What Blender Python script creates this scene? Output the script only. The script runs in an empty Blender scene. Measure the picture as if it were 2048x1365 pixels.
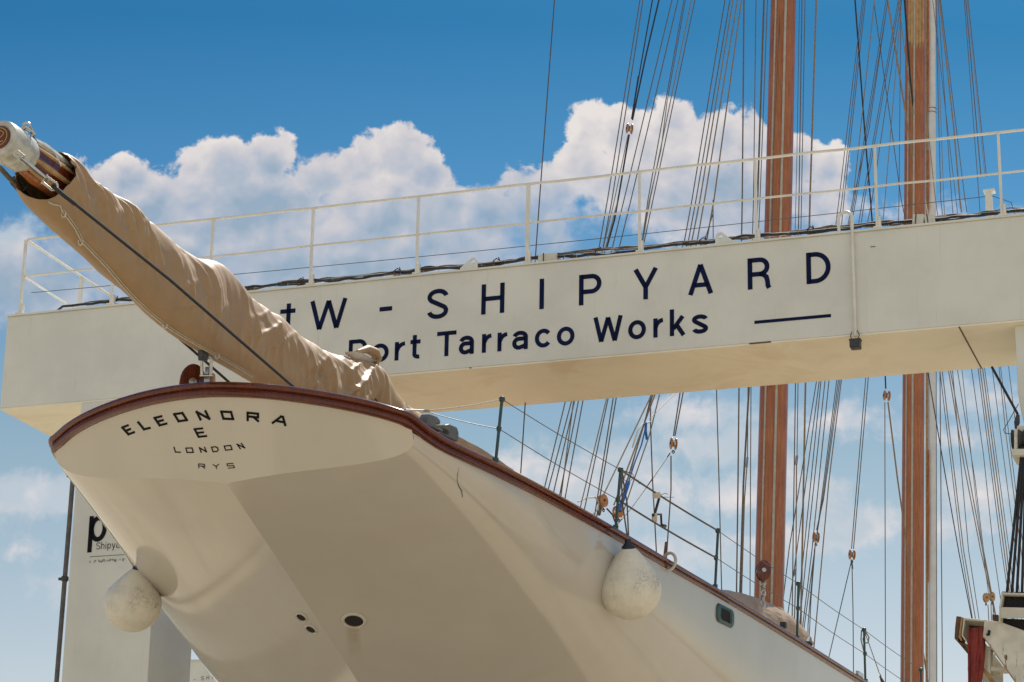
import bpy, bmesh, math, random
import numpy as np
from mathutils import Vector, Matrix, noise
from mathutils.bvhtree import BVHTree
random.seed(7)
R = math.radians
scene = bpy.context.scene
col = scene.collection

# ------------------------------------------------------------------ camera
F, PW, PH = 4980.0, 2048.0, 1365.0           # focal length in pixels of a 2048 px wide picture
PITCH, ROLL, CZ = R(17.906), R(0.991), 1.6
_f = Vector((0, math.cos(PITCH), math.sin(PITCH))); _u = Vector((0, -math.sin(PITCH), math.cos(PITCH))); _r = Vector((1, 0, 0))
c_, s_ = math.cos(ROLL), math.sin(ROLL)
RT, UP, FW = c_*_r + s_*_u, -s_*_r + c_*_u, _f
CAM = Vector((0, 0, CZ))
cd = bpy.data.cameras.new('camera'); cam = bpy.data.objects.new('camera', cd); col.objects.link(cam)
cam.matrix_world = Matrix(((RT.x, UP.x, -FW.x, 0), (RT.y, UP.y, -FW.y, 0), (RT.z, UP.z, -FW.z, CZ), (0, 0, 0, 1)))
cd.sensor_width = 36; cd.lens = F/PW*36; cd.clip_end = 20000; cd.clip_start = 0.1
scene.camera = cam

def ray(px, py):
    return (RT*((px-PW/2)/F) + UP*(-(py-PH/2)/F) + FW)

# ------------------------------------------------------------------ light
SUN_AZ, SUN_EL = R(21), R(56)
sd = Vector((math.cos(SUN_EL)*math.sin(SUN_AZ), math.cos(SUN_EL)*math.cos(SUN_AZ), math.sin(SUN_EL)))
sl = bpy.data.lights.new('sun', 'SUN'); sl.energy = 4.2; sl.angle = R(0.53); sl.color = (1, 0.94, 0.84)
so = bpy.data.objects.new('sun', sl); col.objects.link(so); so.rotation_euler = (-sd).to_track_quat('-Z', 'Y').to_euler()
scene.view_settings.view_transform = 'Standard'; scene.view_settings.look = 'None'
scene.view_settings.exposure = 0.35; scene.view_settings.gamma = 1

# ------------------------------------------------------------------ node helper
class NT:
    def __init__(s, tree): s.t = tree
    def n(s, typ, **kw):
        nd = s.t.nodes.new(typ)
        for k, v in kw.items():
            if k == 'ins':
                for a, b in v.items():
                    if hasattr(b, 'is_output'): s.t.links.new(b, nd.inputs[a])
                    else: nd.inputs[a].default_value = b
            else: setattr(nd, k, v)
        return nd
    def m(s, op, a, b=0.0, c=0.0, clamp=False):
        nd = s.t.nodes.new('ShaderNodeMath'); nd.operation = op; nd.use_clamp = clamp
        for i, v in enumerate((a, b, c)):
            if hasattr(v, 'is_output'): s.t.links.new(v, nd.inputs[i])
            else: nd.inputs[i].default_value = v
        return nd.outputs[0]
    def v(s, op, a, b=(0, 0, 0), out=0):
        nd = s.t.nodes.new('ShaderNodeVectorMath'); nd.operation = op
        for i, v in enumerate((a, b)):
            if hasattr(v, 'is_output'): s.t.links.new(v, nd.inputs[i])
            else: nd.inputs[i].default_value = v
        return nd.outputs[out]
    def mix(s, f, a, b, mode='MIX'):
        nd = s.t.nodes.new('ShaderNodeMix'); nd.data_type = 'RGBA'; nd.blend_type = mode
        for i, v in ((0, f), (6, a), (7, b)):
            if hasattr(v, 'is_output'): s.t.links.new(v, nd.inputs[i])
            else: nd.inputs[i].default_value = (v if i == 0 else (*v[:3], 1))
        return nd.outputs[2]
    def ss(s, x, lo, hi, a=0.0, b=1.0):
        nd = s.t.nodes.new('ShaderNodeMapRange'); nd.interpolation_type = 'SMOOTHSTEP'
        for i, v in enumerate((x, lo, hi, a, b)):
            if hasattr(v, 'is_output'): s.t.links.new(v, nd.inputs[i])
            else: nd.inputs[i].default_value = v
        return nd.outputs[0]
    def noise(s, vec, scale, detail=4, rough=.5, dist=0, out=0, dim='3D'):
        nd = s.n('ShaderNodeTexNoise', noise_dimensions=dim, ins={'Vector': vec, 'Scale': scale, 'Detail': detail, 'Roughness': rough, 'Distortion': dist})
        return nd.outputs[out]
    def ramp(s, fac, stops):
        nd = s.t.nodes.new('ShaderNodeValToRGB'); s.t.links.new(fac, nd.inputs[0])
        e = nd.color_ramp.elements
        while len(e) < len(stops): e.new(.5)
        for i, (p, c) in enumerate(stops): e[i].position = p; e[i].color = (*c, 1)
        return nd.outputs[0]

# ------------------------------------------------------------------ sky with cumulus clouds
world = bpy.data.worlds.new('World'); scene.world = world; world.use_nodes = True
world.cycles.sampling_method = 'MANUAL'; world.cycles.sample_map_resolution = 1024
wt = world.node_tree; wt.nodes.clear(); k = NT(wt)
tc = k.n('ShaderNodeTexCoord').outputs['Generated']
sky = k.n('ShaderNodeTexSky', sky_type='NISHITA', sun_disc=False, sun_elevation=SUN_EL, sun_rotation=SUN_AZ, altitude=0, air_density=1.0, dust_density=1.2, ozone_density=2.0)
sx = k.n('ShaderNodeSeparateXYZ', ins={0: tc}).outputs
front = k.ss(sx[1], .25, .45)
ydiv = k.m('MAXIMUM', sx[1], .05)
U = k.m('DIVIDE', sx[0], ydiv); V = k.m('DIVIDE', sx[2], ydiv)
uv = k.n('ShaderNodeCombineXYZ', ins={0: U, 1: V}).outputs[0]
warp = k.v('SUBTRACT', k.noise(uv, 26, 3, .55, out=1, dim='2D'), (.5, .5, .5))
uvw = k.v('ADD', uv, k.v('MULTIPLY', warp, (.010, .010, 0)))
def to_uv(px, py):
    d = ray(px, py); return d.x/d.y, d.z/d.y
SC = 1/F*1.02
def blobs(lst, vec):
    cur = None
    for (px, py, rx, ry) in lst:
        u0, v0 = to_uv(px, py)
        d = k.v('SUBTRACT', vec, (u0, v0, 0))
        d = k.v('MULTIPLY', d, (1/(rx*SC), 1/(ry*SC), 0))
        l = k.v('LENGTH', d, out=1)
        # distance outside the ellipse in units of about 40 px
        l = k.m('MULTIPLY', k.m('SUBTRACT', l, 1.0), min(rx, ry)/40.0)
        cur = l if cur is None else k.m('SMOOTH_MIN', cur, l, .35)
    return cur
big = [(385, 330, 46, 60), (450, 335, 70, 62), (540, 325, 48, 55), (265, 375, 70, 62), (170, 400, 75, 75), (340, 420, 150, 90),
       (500, 430, 170, 90), (655, 350, 50, 58), (720, 330, 70, 68), (800, 310, 75, 62), (855, 350, 62, 70), (780, 420, 150, 90),
       (900, 430, 60, 60), (990, 440, 70, 60), (1060, 420, 60, 70), (650, 520, 300, 90), (300, 540, 230, 80), (80, 560, 120, 90),
       (1175, 250, 46, 52), (1160, 330, 60, 66), (1245, 270, 60, 62), (1350, 260, 50, 58), (1440, 280, 70, 60), (1505, 300, 50, 60),
       (1590, 330, 62, 72), (1650, 350, 46, 62), (1300, 370, 160, 70), (1480, 380, 150, 66), (1110, 380, 70, 55), (1620, 400, 90, 50), (1300, 310, 60, 60), (1370, 330, 60, 50), (1380, 430, 230, 50), (1100, 470, 40, 60), (640, 600, 500, 70), (880, 500, 160, 60)]
wisp = [(60, 1000, 120, 45), (50, 1110, 70, 22), (1050, 940, 110, 55), (1230, 930, 90, 50), (1380, 830, 110, 45), (1290, 985, 110, 60),
        (1470, 1000, 110, 50), (1560, 960, 60, 60), (1660, 840, 110, 40), (1740, 1055, 110, 45), (1640, 990, 60, 40), (1950, 985, 75, 50), (1960, 800, 120, 30),
        (1320, 1110, 140, 40), (1100, 1010, 100, 40), (20, 500, 70, 60), (1900, 1050, 120, 30), (560, 1000, 100, 40), (1180, 960, 130, 50), (1420, 900, 120, 36), (1560, 1080, 150, 40), (1880, 880, 110, 34), (1800, 430, 200, 22), (300, 1180, 200, 40)]
DB = blobs(big, uvw); DW = blobs(wisp, uvw)
def billow(off):
    p = k.v('ADD', uvw, (off[0], off[1], 0))
    vo = k.n('ShaderNodeTexVoronoi', feature='SMOOTH_F1', voronoi_dimensions='2D', ins={'Vector': p, 'Scale': 40.0, 'Detail': 3.0, 'Roughness': .5, 'Smoothness': .8})
    return vo.outputs['Distance']
b0 = billow((0, 0)); b1 = billow((-.0035, .0060))
fb = k.noise(uvw, 150, 4, .62, dim='2D')
fbl = k.noise(uvw, 34, 3, .55, dim='2D')
edge = k.m('ADD', DB, k.m('MULTIPLY', k.m('SUBTRACT', b0, .52), 1.15))
edge = k.m('ADD', edge, k.m('MULTIPLY', k.m('SUBTRACT', fb, .5), 1.1))
edge = k.m('SUBTRACT', edge, .42)
vdown = k.ss(V, to_uv(1000, 560)[1], to_uv(1000, 330)[1], 1.3, .22)     # cloud edges are crisp above and soft low down
aB = k.ss(k.m('MULTIPLY', edge, -1.0), k.m('MULTIPLY', vdown, -.8), vdown)
holes = k.ss(k.noise(uvw, 17, 4, .6, dim='2D'), .50, .70, 0, 1)
low = k.ss(V, to_uv(1000, 440)[1], to_uv(1000, 340)[1], 1, 0)
aB = k.m('MULTIPLY', aB, k.m('SUBTRACT', .97, k.m('MULTIPLY', k.m('MULTIPLY', low, holes), .55)))
edgeW = k.m('ADD', DW, k.m('MULTIPLY', k.m('SUBTRACT', fbl, .5), 3.2)); edgeW = k.m('ADD', edgeW, k.m('MULTIPLY', k.m('SUBTRACT', fb, .5), 1.4))
aW = k.ss(k.m('MULTIPLY', edgeW, -1.0), -.5, 1.0, 0, .85)
# sunlit puffs and greyer bases
lit = k.m('MULTIPLY', k.m('SUBTRACT', b1, b0), .55)
depth = k.ss(k.m('MULTIPLY', edge, -1.0), .0, 1.5, 1, 0)
fbs = k.noise(uvw, 15, 4, .6, dim='2D')
lum = k.m('ADD', k.m('ADD', k.m('MULTIPLY', depth, .36), lit), k.m('ADD', k.m('MULTIPLY', k.m('SUBTRACT', fbs, .5), 1.1), k.m('MULTIPLY', k.m('SUBTRACT', fbl, .5), .35)))
lum = k.m('ADD', lum, k.ss(V, to_uv(1000, 470)[1], to_uv(1000, 210)[1], .14, .62), clamp=True)
ccol = k.ramp(lum, [(0, (.25, .33, .42)), (.32, (.36, .40, .47)), (.62, (.50, .485, .505)), (1, (.65, .605, .58))])
wcol = k.mix(k.ss(fbl, .35, .65), (.42, .47, .52), (.66, .60, .59))
grade = k.ramp(V, [(.0, (1.15, 1.0, .84)), (to_uv(1000, 1365)[1], (1.00, .87, .73)), (to_uv(1000, 900)[1], (.66, .72, .63)), (to_uv(1000, 400)[1], (.20, .50, .64)), (to_uv(1000, 40)[1], (.075, .355, .52)), (.75, (.2, .45, .65))])
skyc = k.v('SCALE', sky.outputs[0]); skyc.node.inputs[3].default_value = 0.1
skyc = k.mix(1.0, skyc, grade, 'MULTIPLY')
c1 = k.mix(k.m('MULTIPLY', aW, front), skyc, wcol)
c2 = k.mix(k.m('MULTIPLY', aB, front), c1, ccol)
c2 = k.mix(k.m('MULTIPLY', k.m('SUBTRACT', 1.0, k.ss(sx[1], -.25, .25)), .62), c2, (.62, .60, .56))  # unseen sky behind the camera whitened, added as neutral fill light
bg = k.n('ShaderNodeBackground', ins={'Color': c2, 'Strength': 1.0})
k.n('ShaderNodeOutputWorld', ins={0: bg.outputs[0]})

# ------------------------------------------------------------------ materials
def mat(name, base, rough=.5, var=.0, vscale=3.0, stretch=(1, 1, 1), metal=0, coat=0, bump=0, bscale=40, col2=None, extra=None, spec=.5, sheen=0):
    m = bpy.data.materials.new(name); m.use_nodes = True; t = m.node_tree; q = NT(t)
    b = t.nodes['Principled BSDF']
    co = q.n('ShaderNodeTexCoord').outputs['Object']
    mp = q.n('ShaderNodeMapping', ins={'Vector': co, 'Scale': stretch}).outputs[0]
    nz = q.noise(mp, vscale, 6, .6)
    c2 = col2 or tuple(max(0, x*(1-var)) for x in base)
    cc = q.mix(q.ss(nz, .35, .68), base, c2)
    if extra: cc = extra(q, cc, co, b)
    t.links.new(cc, b.inputs['Base Color'])
    b.inputs['Roughness'].default_value = rough; b.inputs['Metallic'].default_value = metal
    b.inputs['Coat Weight'].default_value = coat; b.inputs['Coat Roughness'].default_value = .06
    b.inputs['Specular IOR Level'].default_value = spec
    if sheen: b.inputs['Sheen Weight'].default_value = sheen
    if bump:
        bn = q.n('ShaderNodeBump', ins={'Height': q.noise(mp, bscale, 5, .6), 'Strength': bump, 'Distance': .01}).outputs[0]
        t.links.new(bn, b.inputs['Normal'])
    return m
def dirt_extra(q, cc, co, b):
    # thin vertical run marks and a few scuffs
    mp = q.n('ShaderNodeMapping', ins={'Vector': co, 'Scale': (9, 9, .5)}).outputs[0]
    st = q.ss(q.noise(mp, 2.2, 5, .7), .58, .80)
    cc = q.mix(q.m('MULTIPLY', st, .22), cc, (.36, .33, .27))
    sp = q.ss(q.noise(co, 5.5, 8, .75), .67, .74)
    return q.mix(q.m('MULTIPLY', sp, .35), cc, (.28, .26, .22))
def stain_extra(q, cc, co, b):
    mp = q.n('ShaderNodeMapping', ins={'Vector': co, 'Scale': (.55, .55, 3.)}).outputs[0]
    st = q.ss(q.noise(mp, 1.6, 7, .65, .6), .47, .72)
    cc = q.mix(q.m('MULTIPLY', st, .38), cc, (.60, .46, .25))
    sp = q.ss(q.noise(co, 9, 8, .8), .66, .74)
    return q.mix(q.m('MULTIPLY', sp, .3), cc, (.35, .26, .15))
def hull_extra(q, cc, co, b):
    mp = q.n('ShaderNodeMapping', ins={'Vector': co, 'Scale': (.8, .8, .25)}).outputs[0]
    st = q.ss(q.noise(mp, 1.1, 6, .6, 1.2), .42, .70)
    cc = q.mix(q.m('MULTIPLY', st, .16), cc, (.45, .36, .26))
    return cc
def wood_extra(c2):
    def f(q, cc, co, b):
        mp = q.n('ShaderNodeMapping', ins={'Vector': co, 'Scale': (14, 14, .35)}).outputs[0]
        g = q.noise(mp, 3, 8, .7, .4)
        cc = q.mix(q.ss(g, .40, .66), cc, c2)
        mp2 = q.n('ShaderNodeMapping', ins={'Vector': co, 'Scale': (60, 60, .8)}).outputs[0]
        return q.mix(q.m('MULTIPLY', q.ss(q.noise(mp2, 3, 4, .6), .5, .7), .5), cc, tuple(x*.45 for x in c2))
    return f
def scuff_extra(q, cc, co, b):
    n1 = q.noise(co, 7, 9, .72, 1.5)
    line = q.ss(q.m('ABSOLUTE', q.m('SUBTRACT', n1, .5)), .0, .022, 1, 0)
    msk = q.ss(q.noise(co, 3.0, 3, .5), .46, .62)
    sz = q.n('ShaderNodeSeparateXYZ', ins={0: co}).outputs[2]
    lowm = q.ss(sz, -.85, -.55, 1, 0)
    cc = q.mix(q.m('MULTIPLY', q.m('MULTIPLY', line, msk), .65), cc, (.10, .09, .075))
    gr = q.m('MULTIPLY', q.ss(q.noise(co, 16, 8, .7), .42, .64), q.ss(sz, -.62, -.86, .10, .75))
    return q.mix(gr, cc, (.20, .16, .10))
def ground_extra(q, cc, co, b):
    st = q.ss(q.noise(co, .18, 6, .6, .5), .45, .62)
    cc = q.mix(q.m('MULTIPLY', st, .55), cc, (.26, .21, .15))
    sx_ = q.n('ShaderNodeSeparateXYZ', ins={0: co}).outputs
    jx = q.m('ABSOLUTE', q.m('SUBTRACT', q.m('FRACT', q.m('DIVIDE', sx_[0], 6.0)), .5))
    jy = q.m('ABSOLUTE', q.m('SUBTRACT', q.m('FRACT', q.m('DIVIDE', sx_[1], 6.0)), .5))
    j = q.m('LESS_THAN', q.m('MINIMUM', jx, jy), .004)
    return q.mix(q.m('MULTIPLY', j, .7), cc, (.12, .1, .08))
M = {}
M['lift'] = mat('lift_white_paint', (.74, .75, .68), .38, .10, 1.2, extra=dirt_extra, bump=.08, bscale=3)
M['lift_under_bounce'] = mat('lift_bounce_stained_paint', (.90, .86, .70), .42, .06, 1.2, extra=stain_extra, bump=.08, bscale=3)  # pale warm base paints in the ground bounce; stains lie over it
M['railing'] = mat('railing_white_paint', (.78, .76, .68), .4, .12, 5)
M['hull'] = mat('hull_cream_gloss', (.555, .52, .46), .10, .07, .5, extra=hull_extra, coat=.6, bump=.10, bscale=1.5)
M['hull'].node_tree.nodes['Principled BSDF'].inputs['Coat Roughness'].default_value = .07
M['transom'] = mat('transom_cream_gloss', (.61, .575, .495), .12, .05, .7, coat=.3)
M['mahogany'] = mat('varnished_mahogany', (.16, .028, .007), .14, .3, 6, extra=wood_extra((.075, .012, .004)), coat=.45, spec=.35)
M['mast'] = mat('mast_varnished_spruce', (.47, .172, .058), .36, .25, 2, extra=wood_extra((.29, .085, .028)), coat=.35, spec=.35)
M['lightwood'] = mat('pale_wood', (.50, .30, .13), .45, .3, 8)
M['black'] = mat('black_lettering', (.006, .006, .010), .5, spec=.15)
M['navy'] = mat('navy_lettering', (.003, .010, .060), .45, .5, 2, spec=.12)
M['canvas'] = mat('tan_canvas', (.375, .245, .13), .52, .10, 5, bump=.12, bscale=220, sheen=.1)
M['canvas_pale'] = mat('cream_canvas', (.68, .60, .46), .7, .15, 6, bump=.25, bscale=60)
M['whitecloth'] = mat('white_sailcloth', (.75, .76, .80), .6, .1, 8)
M['metal_white'] = mat('boom_band_paint', (.58, .58, .52), .35, .35, 9)
M['steel'] = mat('stainless_steel', (.55, .55, .53), .28, .2, 20, metal=1)
M['dark'] = mat('dark_steel', (.05, .05, .055), .5, .4, 20)
M['darkrope'] = mat('dark_wire', (.035, .035, .04), .6, .4, 60, spec=.3)
M['rope'] = mat('tan_rope', (.30, .24, .17), .8, .35, 30, spec=.2)
M['rope_grey'] = mat('grey_rope', (.17, .145, .12), .8, .35, 30, spec=.2)
M['cable_brown'] = mat('brown_cable', (.16, .11, .07), .7, .5, 9)
M['rope_white'] = mat('white_rope', (.62, .58, .48), .8, .25, 40)
M['wire'] = mat('thin_wire', (.10, .095, .09), .5, .4, 40)
M['green'] = mat('dark_green_paint', (.035, .085, .085), .4, .3, 12)
M['orangewood'] = mat('varnished_block_wood', (.55, .22, .05), .3, .35, 20, coat=.5)
M['fender'] = mat('fender_cream_vinyl', (.76, .73, .62), .42, .1, 5, extra=scuff_extra)
M['neck'] = mat('dark_blue_vinyl', (.012, .014, .035), .45, .3, 9)
M['track'] = mat('dull_track', (.46, .44, .38), .5, .2, 9)
M['blue'] = mat('blue_strap', (.03, .14, .50), .6, .2, 10)
M['rust'] = mat('rusty_steel', (.16, .08, .04), .8, .5, 12)
M['red'] = mat('faded_red_cloth', (.26, .035, .028), .75, .4, 6, bump=.5, bscale=12)
M['chipped'] = mat('chipped_white_paint', (.70, .68, .58), .5, .2, 5, extra=lambda q, cc, co, b: q.mix(q.ss(q.noise(q.n('ShaderNodeMapping', ins={'Vector': co, 'Scale': (9, 9, 1.2)}).outputs[0], 2.5, 8, .7), .60, .66), cc, (.10, .06, .035)))
M['plank'] = mat('raw_edge_wood', (.42, .27, .12), .7, .4, 12)
M['pole'] = mat('galvanised_pipe', (.13, .12, .11), .5, .4, 9)
M['polewhite'] = mat('white_steel_mast', (.66, .69, .70), .35, .1, 4)
M['rustorange'] = mat('orange_rust_streak', (.45, .13, .03), .7, .5, 5, stretch=(3, 3, .6))
M['ground'] = mat('yard_concrete', (.50, .42, .30), .85, .15, .6, extra=ground_extra, bump=.3, bscale=6)
M['deck'] = mat('teak_deck', (.30, .20, .11), .6, .2, 4)
M['hole'] = mat('dark_opening', (.012, .010, .009), .8)
M['grey'] = mat('worn_grey_paint', (.14, .15, .15), .5, .3, 14)

# ------------------------------------------------------------------ mesh helpers
class MB:
    def __init__(s): s.v = []; s.f = []
    def add(s, vs, fs):
        o = len(s.v); s.v += [tuple(v) for v in vs]; s.f += [tuple(i+o for i in f) for f in fs]; return s
    def box(s, c, ax, hs):
        a = [Vector(x)*h for x, h in zip(ax, hs)]; c = Vector(c)
        vs = [c + a[0]*i + a[1]*j + a[2]*l for l in (-1, 1) for j in (-1, 1) for i in (-1, 1)]
        return s.add(vs, [(0, 2, 3, 1), (4, 5, 7, 6), (0, 1, 5, 4), (2, 6, 7, 3), (0, 4, 6, 2), (1, 3, 7, 5)])
    def tube(s, pts, r, n=8, cap=True):
        pts = [Vector(p) for p in pts]; N = len(pts)
        rs = r if isinstance(r, (list, tuple)) else [r]*N
        t0 = (pts[1]-pts[0]).normalized(); a = t0.orthogonal().normalized(); vs = []; fs = []
        for i in range(N):
            t = ((pts[min(i+1, N-1)]-pts[i]).normalized() + (pts[i]-pts[max(i-1, 0)]).normalized())
            if t.length < 1e-6: t = t0
            t.normalize(); a = (a - t*a.dot(t)).normalized(); b = t.cross(a)
            for j in range(n):
                an = 2*math.pi*j/n; vs.append(pts[i] + (a*math.cos(an)+b*math.sin(an))*rs[i])
        for i in range(N-1):
            for j in range(n):
                j2 = (j+1) % n; fs.append((i*n+j, i*n+j2, (i+1)*n+j2, (i+1)*n+j))
        if cap: fs.append(tuple(range(n))[::-1]); fs.append(tuple((N-1)*n+j for j in range(n)))
        return s.add(vs, fs)
    def lathe(s, prof, o, ax, n=32):
        # prof: (radius, height along axis)
        o = Vector(o); ax = Vector(ax).normalized(); a = ax.orthogonal().normalized(); b = ax.cross(a); vs = []; fs = []
        for (r, h) in prof:
            for j in range(n):
                an = 2*math.pi*j/n; vs.append(o + ax*h + (a*math.cos(an)+b*math.sin(an))*r)
        for i in range(len(prof)-1):
            for j in range(n):
                j2 = (j+1) % n; fs.append((i*n+j, i*n+j2, (i+1)*n+j2, (i+1)*n+j))
        fs.append(tuple(range(n))[::-1]); fs.append(tuple((len(prof)-1)*n+j for j in range(n)))
        return s.add(vs, fs)
    def prism(s, poly, back):
        n = len(poly); vs = [Vector(p) for p in poly] + [Vector(p)+Vector(back) for p in poly]
        return s.add(vs, [tuple(range(n)), tuple(range(n, 2*n))[::-1]] + [((i+1) % n, i, n+i, n+(i+1) % n) for i in range(n)])
    def build(s, name, m, parent=None, smooth=False, bevel=0, **kw):
        me = bpy.data.meshes.new(name); me.from_pydata(s.v, [], s.f); me.update()
        bm = bmesh.new(); bm.from_mesh(me); bmesh.ops.recalc_face_normals(bm, faces=bm.faces); bm.to_mesh(me); bm.free()
        me.materials.append(m)
        if smooth:
            me.polygons.foreach_set('use_smooth', [True]*len(me.polygons)); me.set_sharp_from_angle(angle=R(38))
        o = bpy.data.objects.new(name, me); col.objects.link(o)
        if parent: o.parent = parent; o.matrix_parent_inverse = parent_world(parent).inverted()
        if bevel:
            b = o.modifiers.new('bevel', 'BEVEL'); b.width = bevel; b.segments = 2; b.limit_method = 'ANGLE'
        for a, c in kw.items(): o[a] = c
        return o
def parent_world(p):
    return Matrix.Translation(p.location) if p.type == 'EMPTY' else Matrix.Identity(4)
def empty(name, loc, label, cat, group=None):
    o = bpy.data.objects.new(name, None); col.objects.link(o); o.location = loc; o.empty_display_size = .3
    o['label'] = label; o['category'] = cat
    if group: o['group'] = group
    return o
def tag(o, label, cat, group=None):
    o['label'] = label; o['category'] = cat
    if group: o['group'] = group
    return o

# ------------------------------------------------------------------ frames of reference
YAW = R(19.24)
L = Vector((math.cos(YAW), -math.sin(YAW), 0)); T = Vector((math.sin(YAW), math.cos(YAW), 0)); Z = Vector((0, 0, 1))
BO = Vector((0, 30, CZ)); ZT, ZB, DEP = 10.693+CZ, 9.371+CZ, 1.73
def onbeam(px, py, back=0.0):
    d = ray(px, py); t = ((BO + T*back) - CAM).dot(T)/d.dot(T); return CAM + d*t
def bl(px, py, back=0.0):
    p = onbeam(px, py, back); return (p-BO).dot(L), p.z
def bp(l, z, back=0.0): return BO + L*l + T*back + Z*(z-BO.z)

TH = R(21.0); HEEL = R(2.4)
H3 = Vector((math.sin(TH), math.cos(TH), 0)); N3 = Vector((math.cos(TH), -math.sin(TH), 0))
SC0 = Vector((-3.0437, 23.5, CZ+7.0))                      # centre of the heel rotation at the stern
NO = N3*math.cos(HEEL) - Z*math.sin(HEEL); NZ = N3*math.sin(HEEL) + Z*math.cos(HEEL)
def sw(s, o, z): return SC0 + H3*s + NO*o + NZ*(z-7.0)     # ship coordinates: along, to starboard, height above the eye
def sp(px, py, o=0.0):                                     # point on the fore-and-aft plane at offset o
    d = ray(px, py); t = (SC0 + NO*o - CAM).dot(NO)/d.dot(NO); return CAM + d*t
def sps(px, py, s):
    d = ray(px, py); t = (SC0 + H3*s - CAM).dot(H3)/d.dot(H3); return CAM + d*t
def sinv(p):
    q = p-SC0; return q.dot(H3), q.dot(NO), q.dot(NZ)+7.0

# ================================================================== GROUND
g = MB().add([(-900, -300, 0), (900, -300, 0), (900, 1500, 0), (-900, 1500, 0)], [(0, 1, 2, 3)]).build('ground', M['ground'])
g['kind'] = 'structure'

# ================================================================== TRAVEL LIFT
lift = empty('travel_lift', bp(0, 0), 'white boat lift gantry with navy lettering and a railing along its beam top', 'boat lift')
l0 = bl(15, 636)[0]; l1 = bl(2048, 433)[0] + 1.2
mb = MB()
mb.add([bp(l0, ZT, 0), bp(l1, ZT, 0), bp(l1, ZB, 0), bp(l0, ZB, 0), bp(l0, ZT, DEP), bp(l1, ZT, DEP)],
       [(0, 3, 2, 1)])
mb.v = []; mb.f = []
mb.box(bp((l0+l1)/2, (ZT+ZB+.02)/2, DEP/2), (L, T, Z), ((l1-l0)/2, DEP/2, (ZT-ZB-.02)/2))
beam = mb.build('gantry_beam', M['lift'], lift, bevel=.008)
MB().box(bp((l0+l1)/2, ZB+.008, DEP/2), (L, T, Z), ((l1-l0)/2-.004, DEP/2-.004, .010)).build('underside_bounce_plate', M['lift_under_bounce'], beam)  # thin skin that carries the ground bounce painted under the beam
MB().box(bp((l0+l1)/2, ZT+.012, .03), (L, T, Z), ((l1-l0)/2+.01, .055, .012)).build('top_flange', M['lift'], beam)
# weld seam across the underside
ls, _ = bl(1918, 650)
MB().box(bp(ls, ZB-.004, DEP/2), (L, T, Z), (.008, DEP/2, .004)).build('weld_seam', M['rust'], beam)
for (x, y, w, hh) in ((1521, 668, .13, .008), (941, 741, .012, .006), (1500, 680, .01, .005)):
    l, z = bl(x, y); MB().box(bp(l, ZB+.012, -.004), (L, T, Z), (w, .003, hh)).build('rust_chip', M['rust'], beam)
l, z = bl(1746, 494); MB().box(bp(l, z, -.003), (L, T, Z), (.03, .003, .004)).build('rust_chip', M['rust'], beam)

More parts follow.
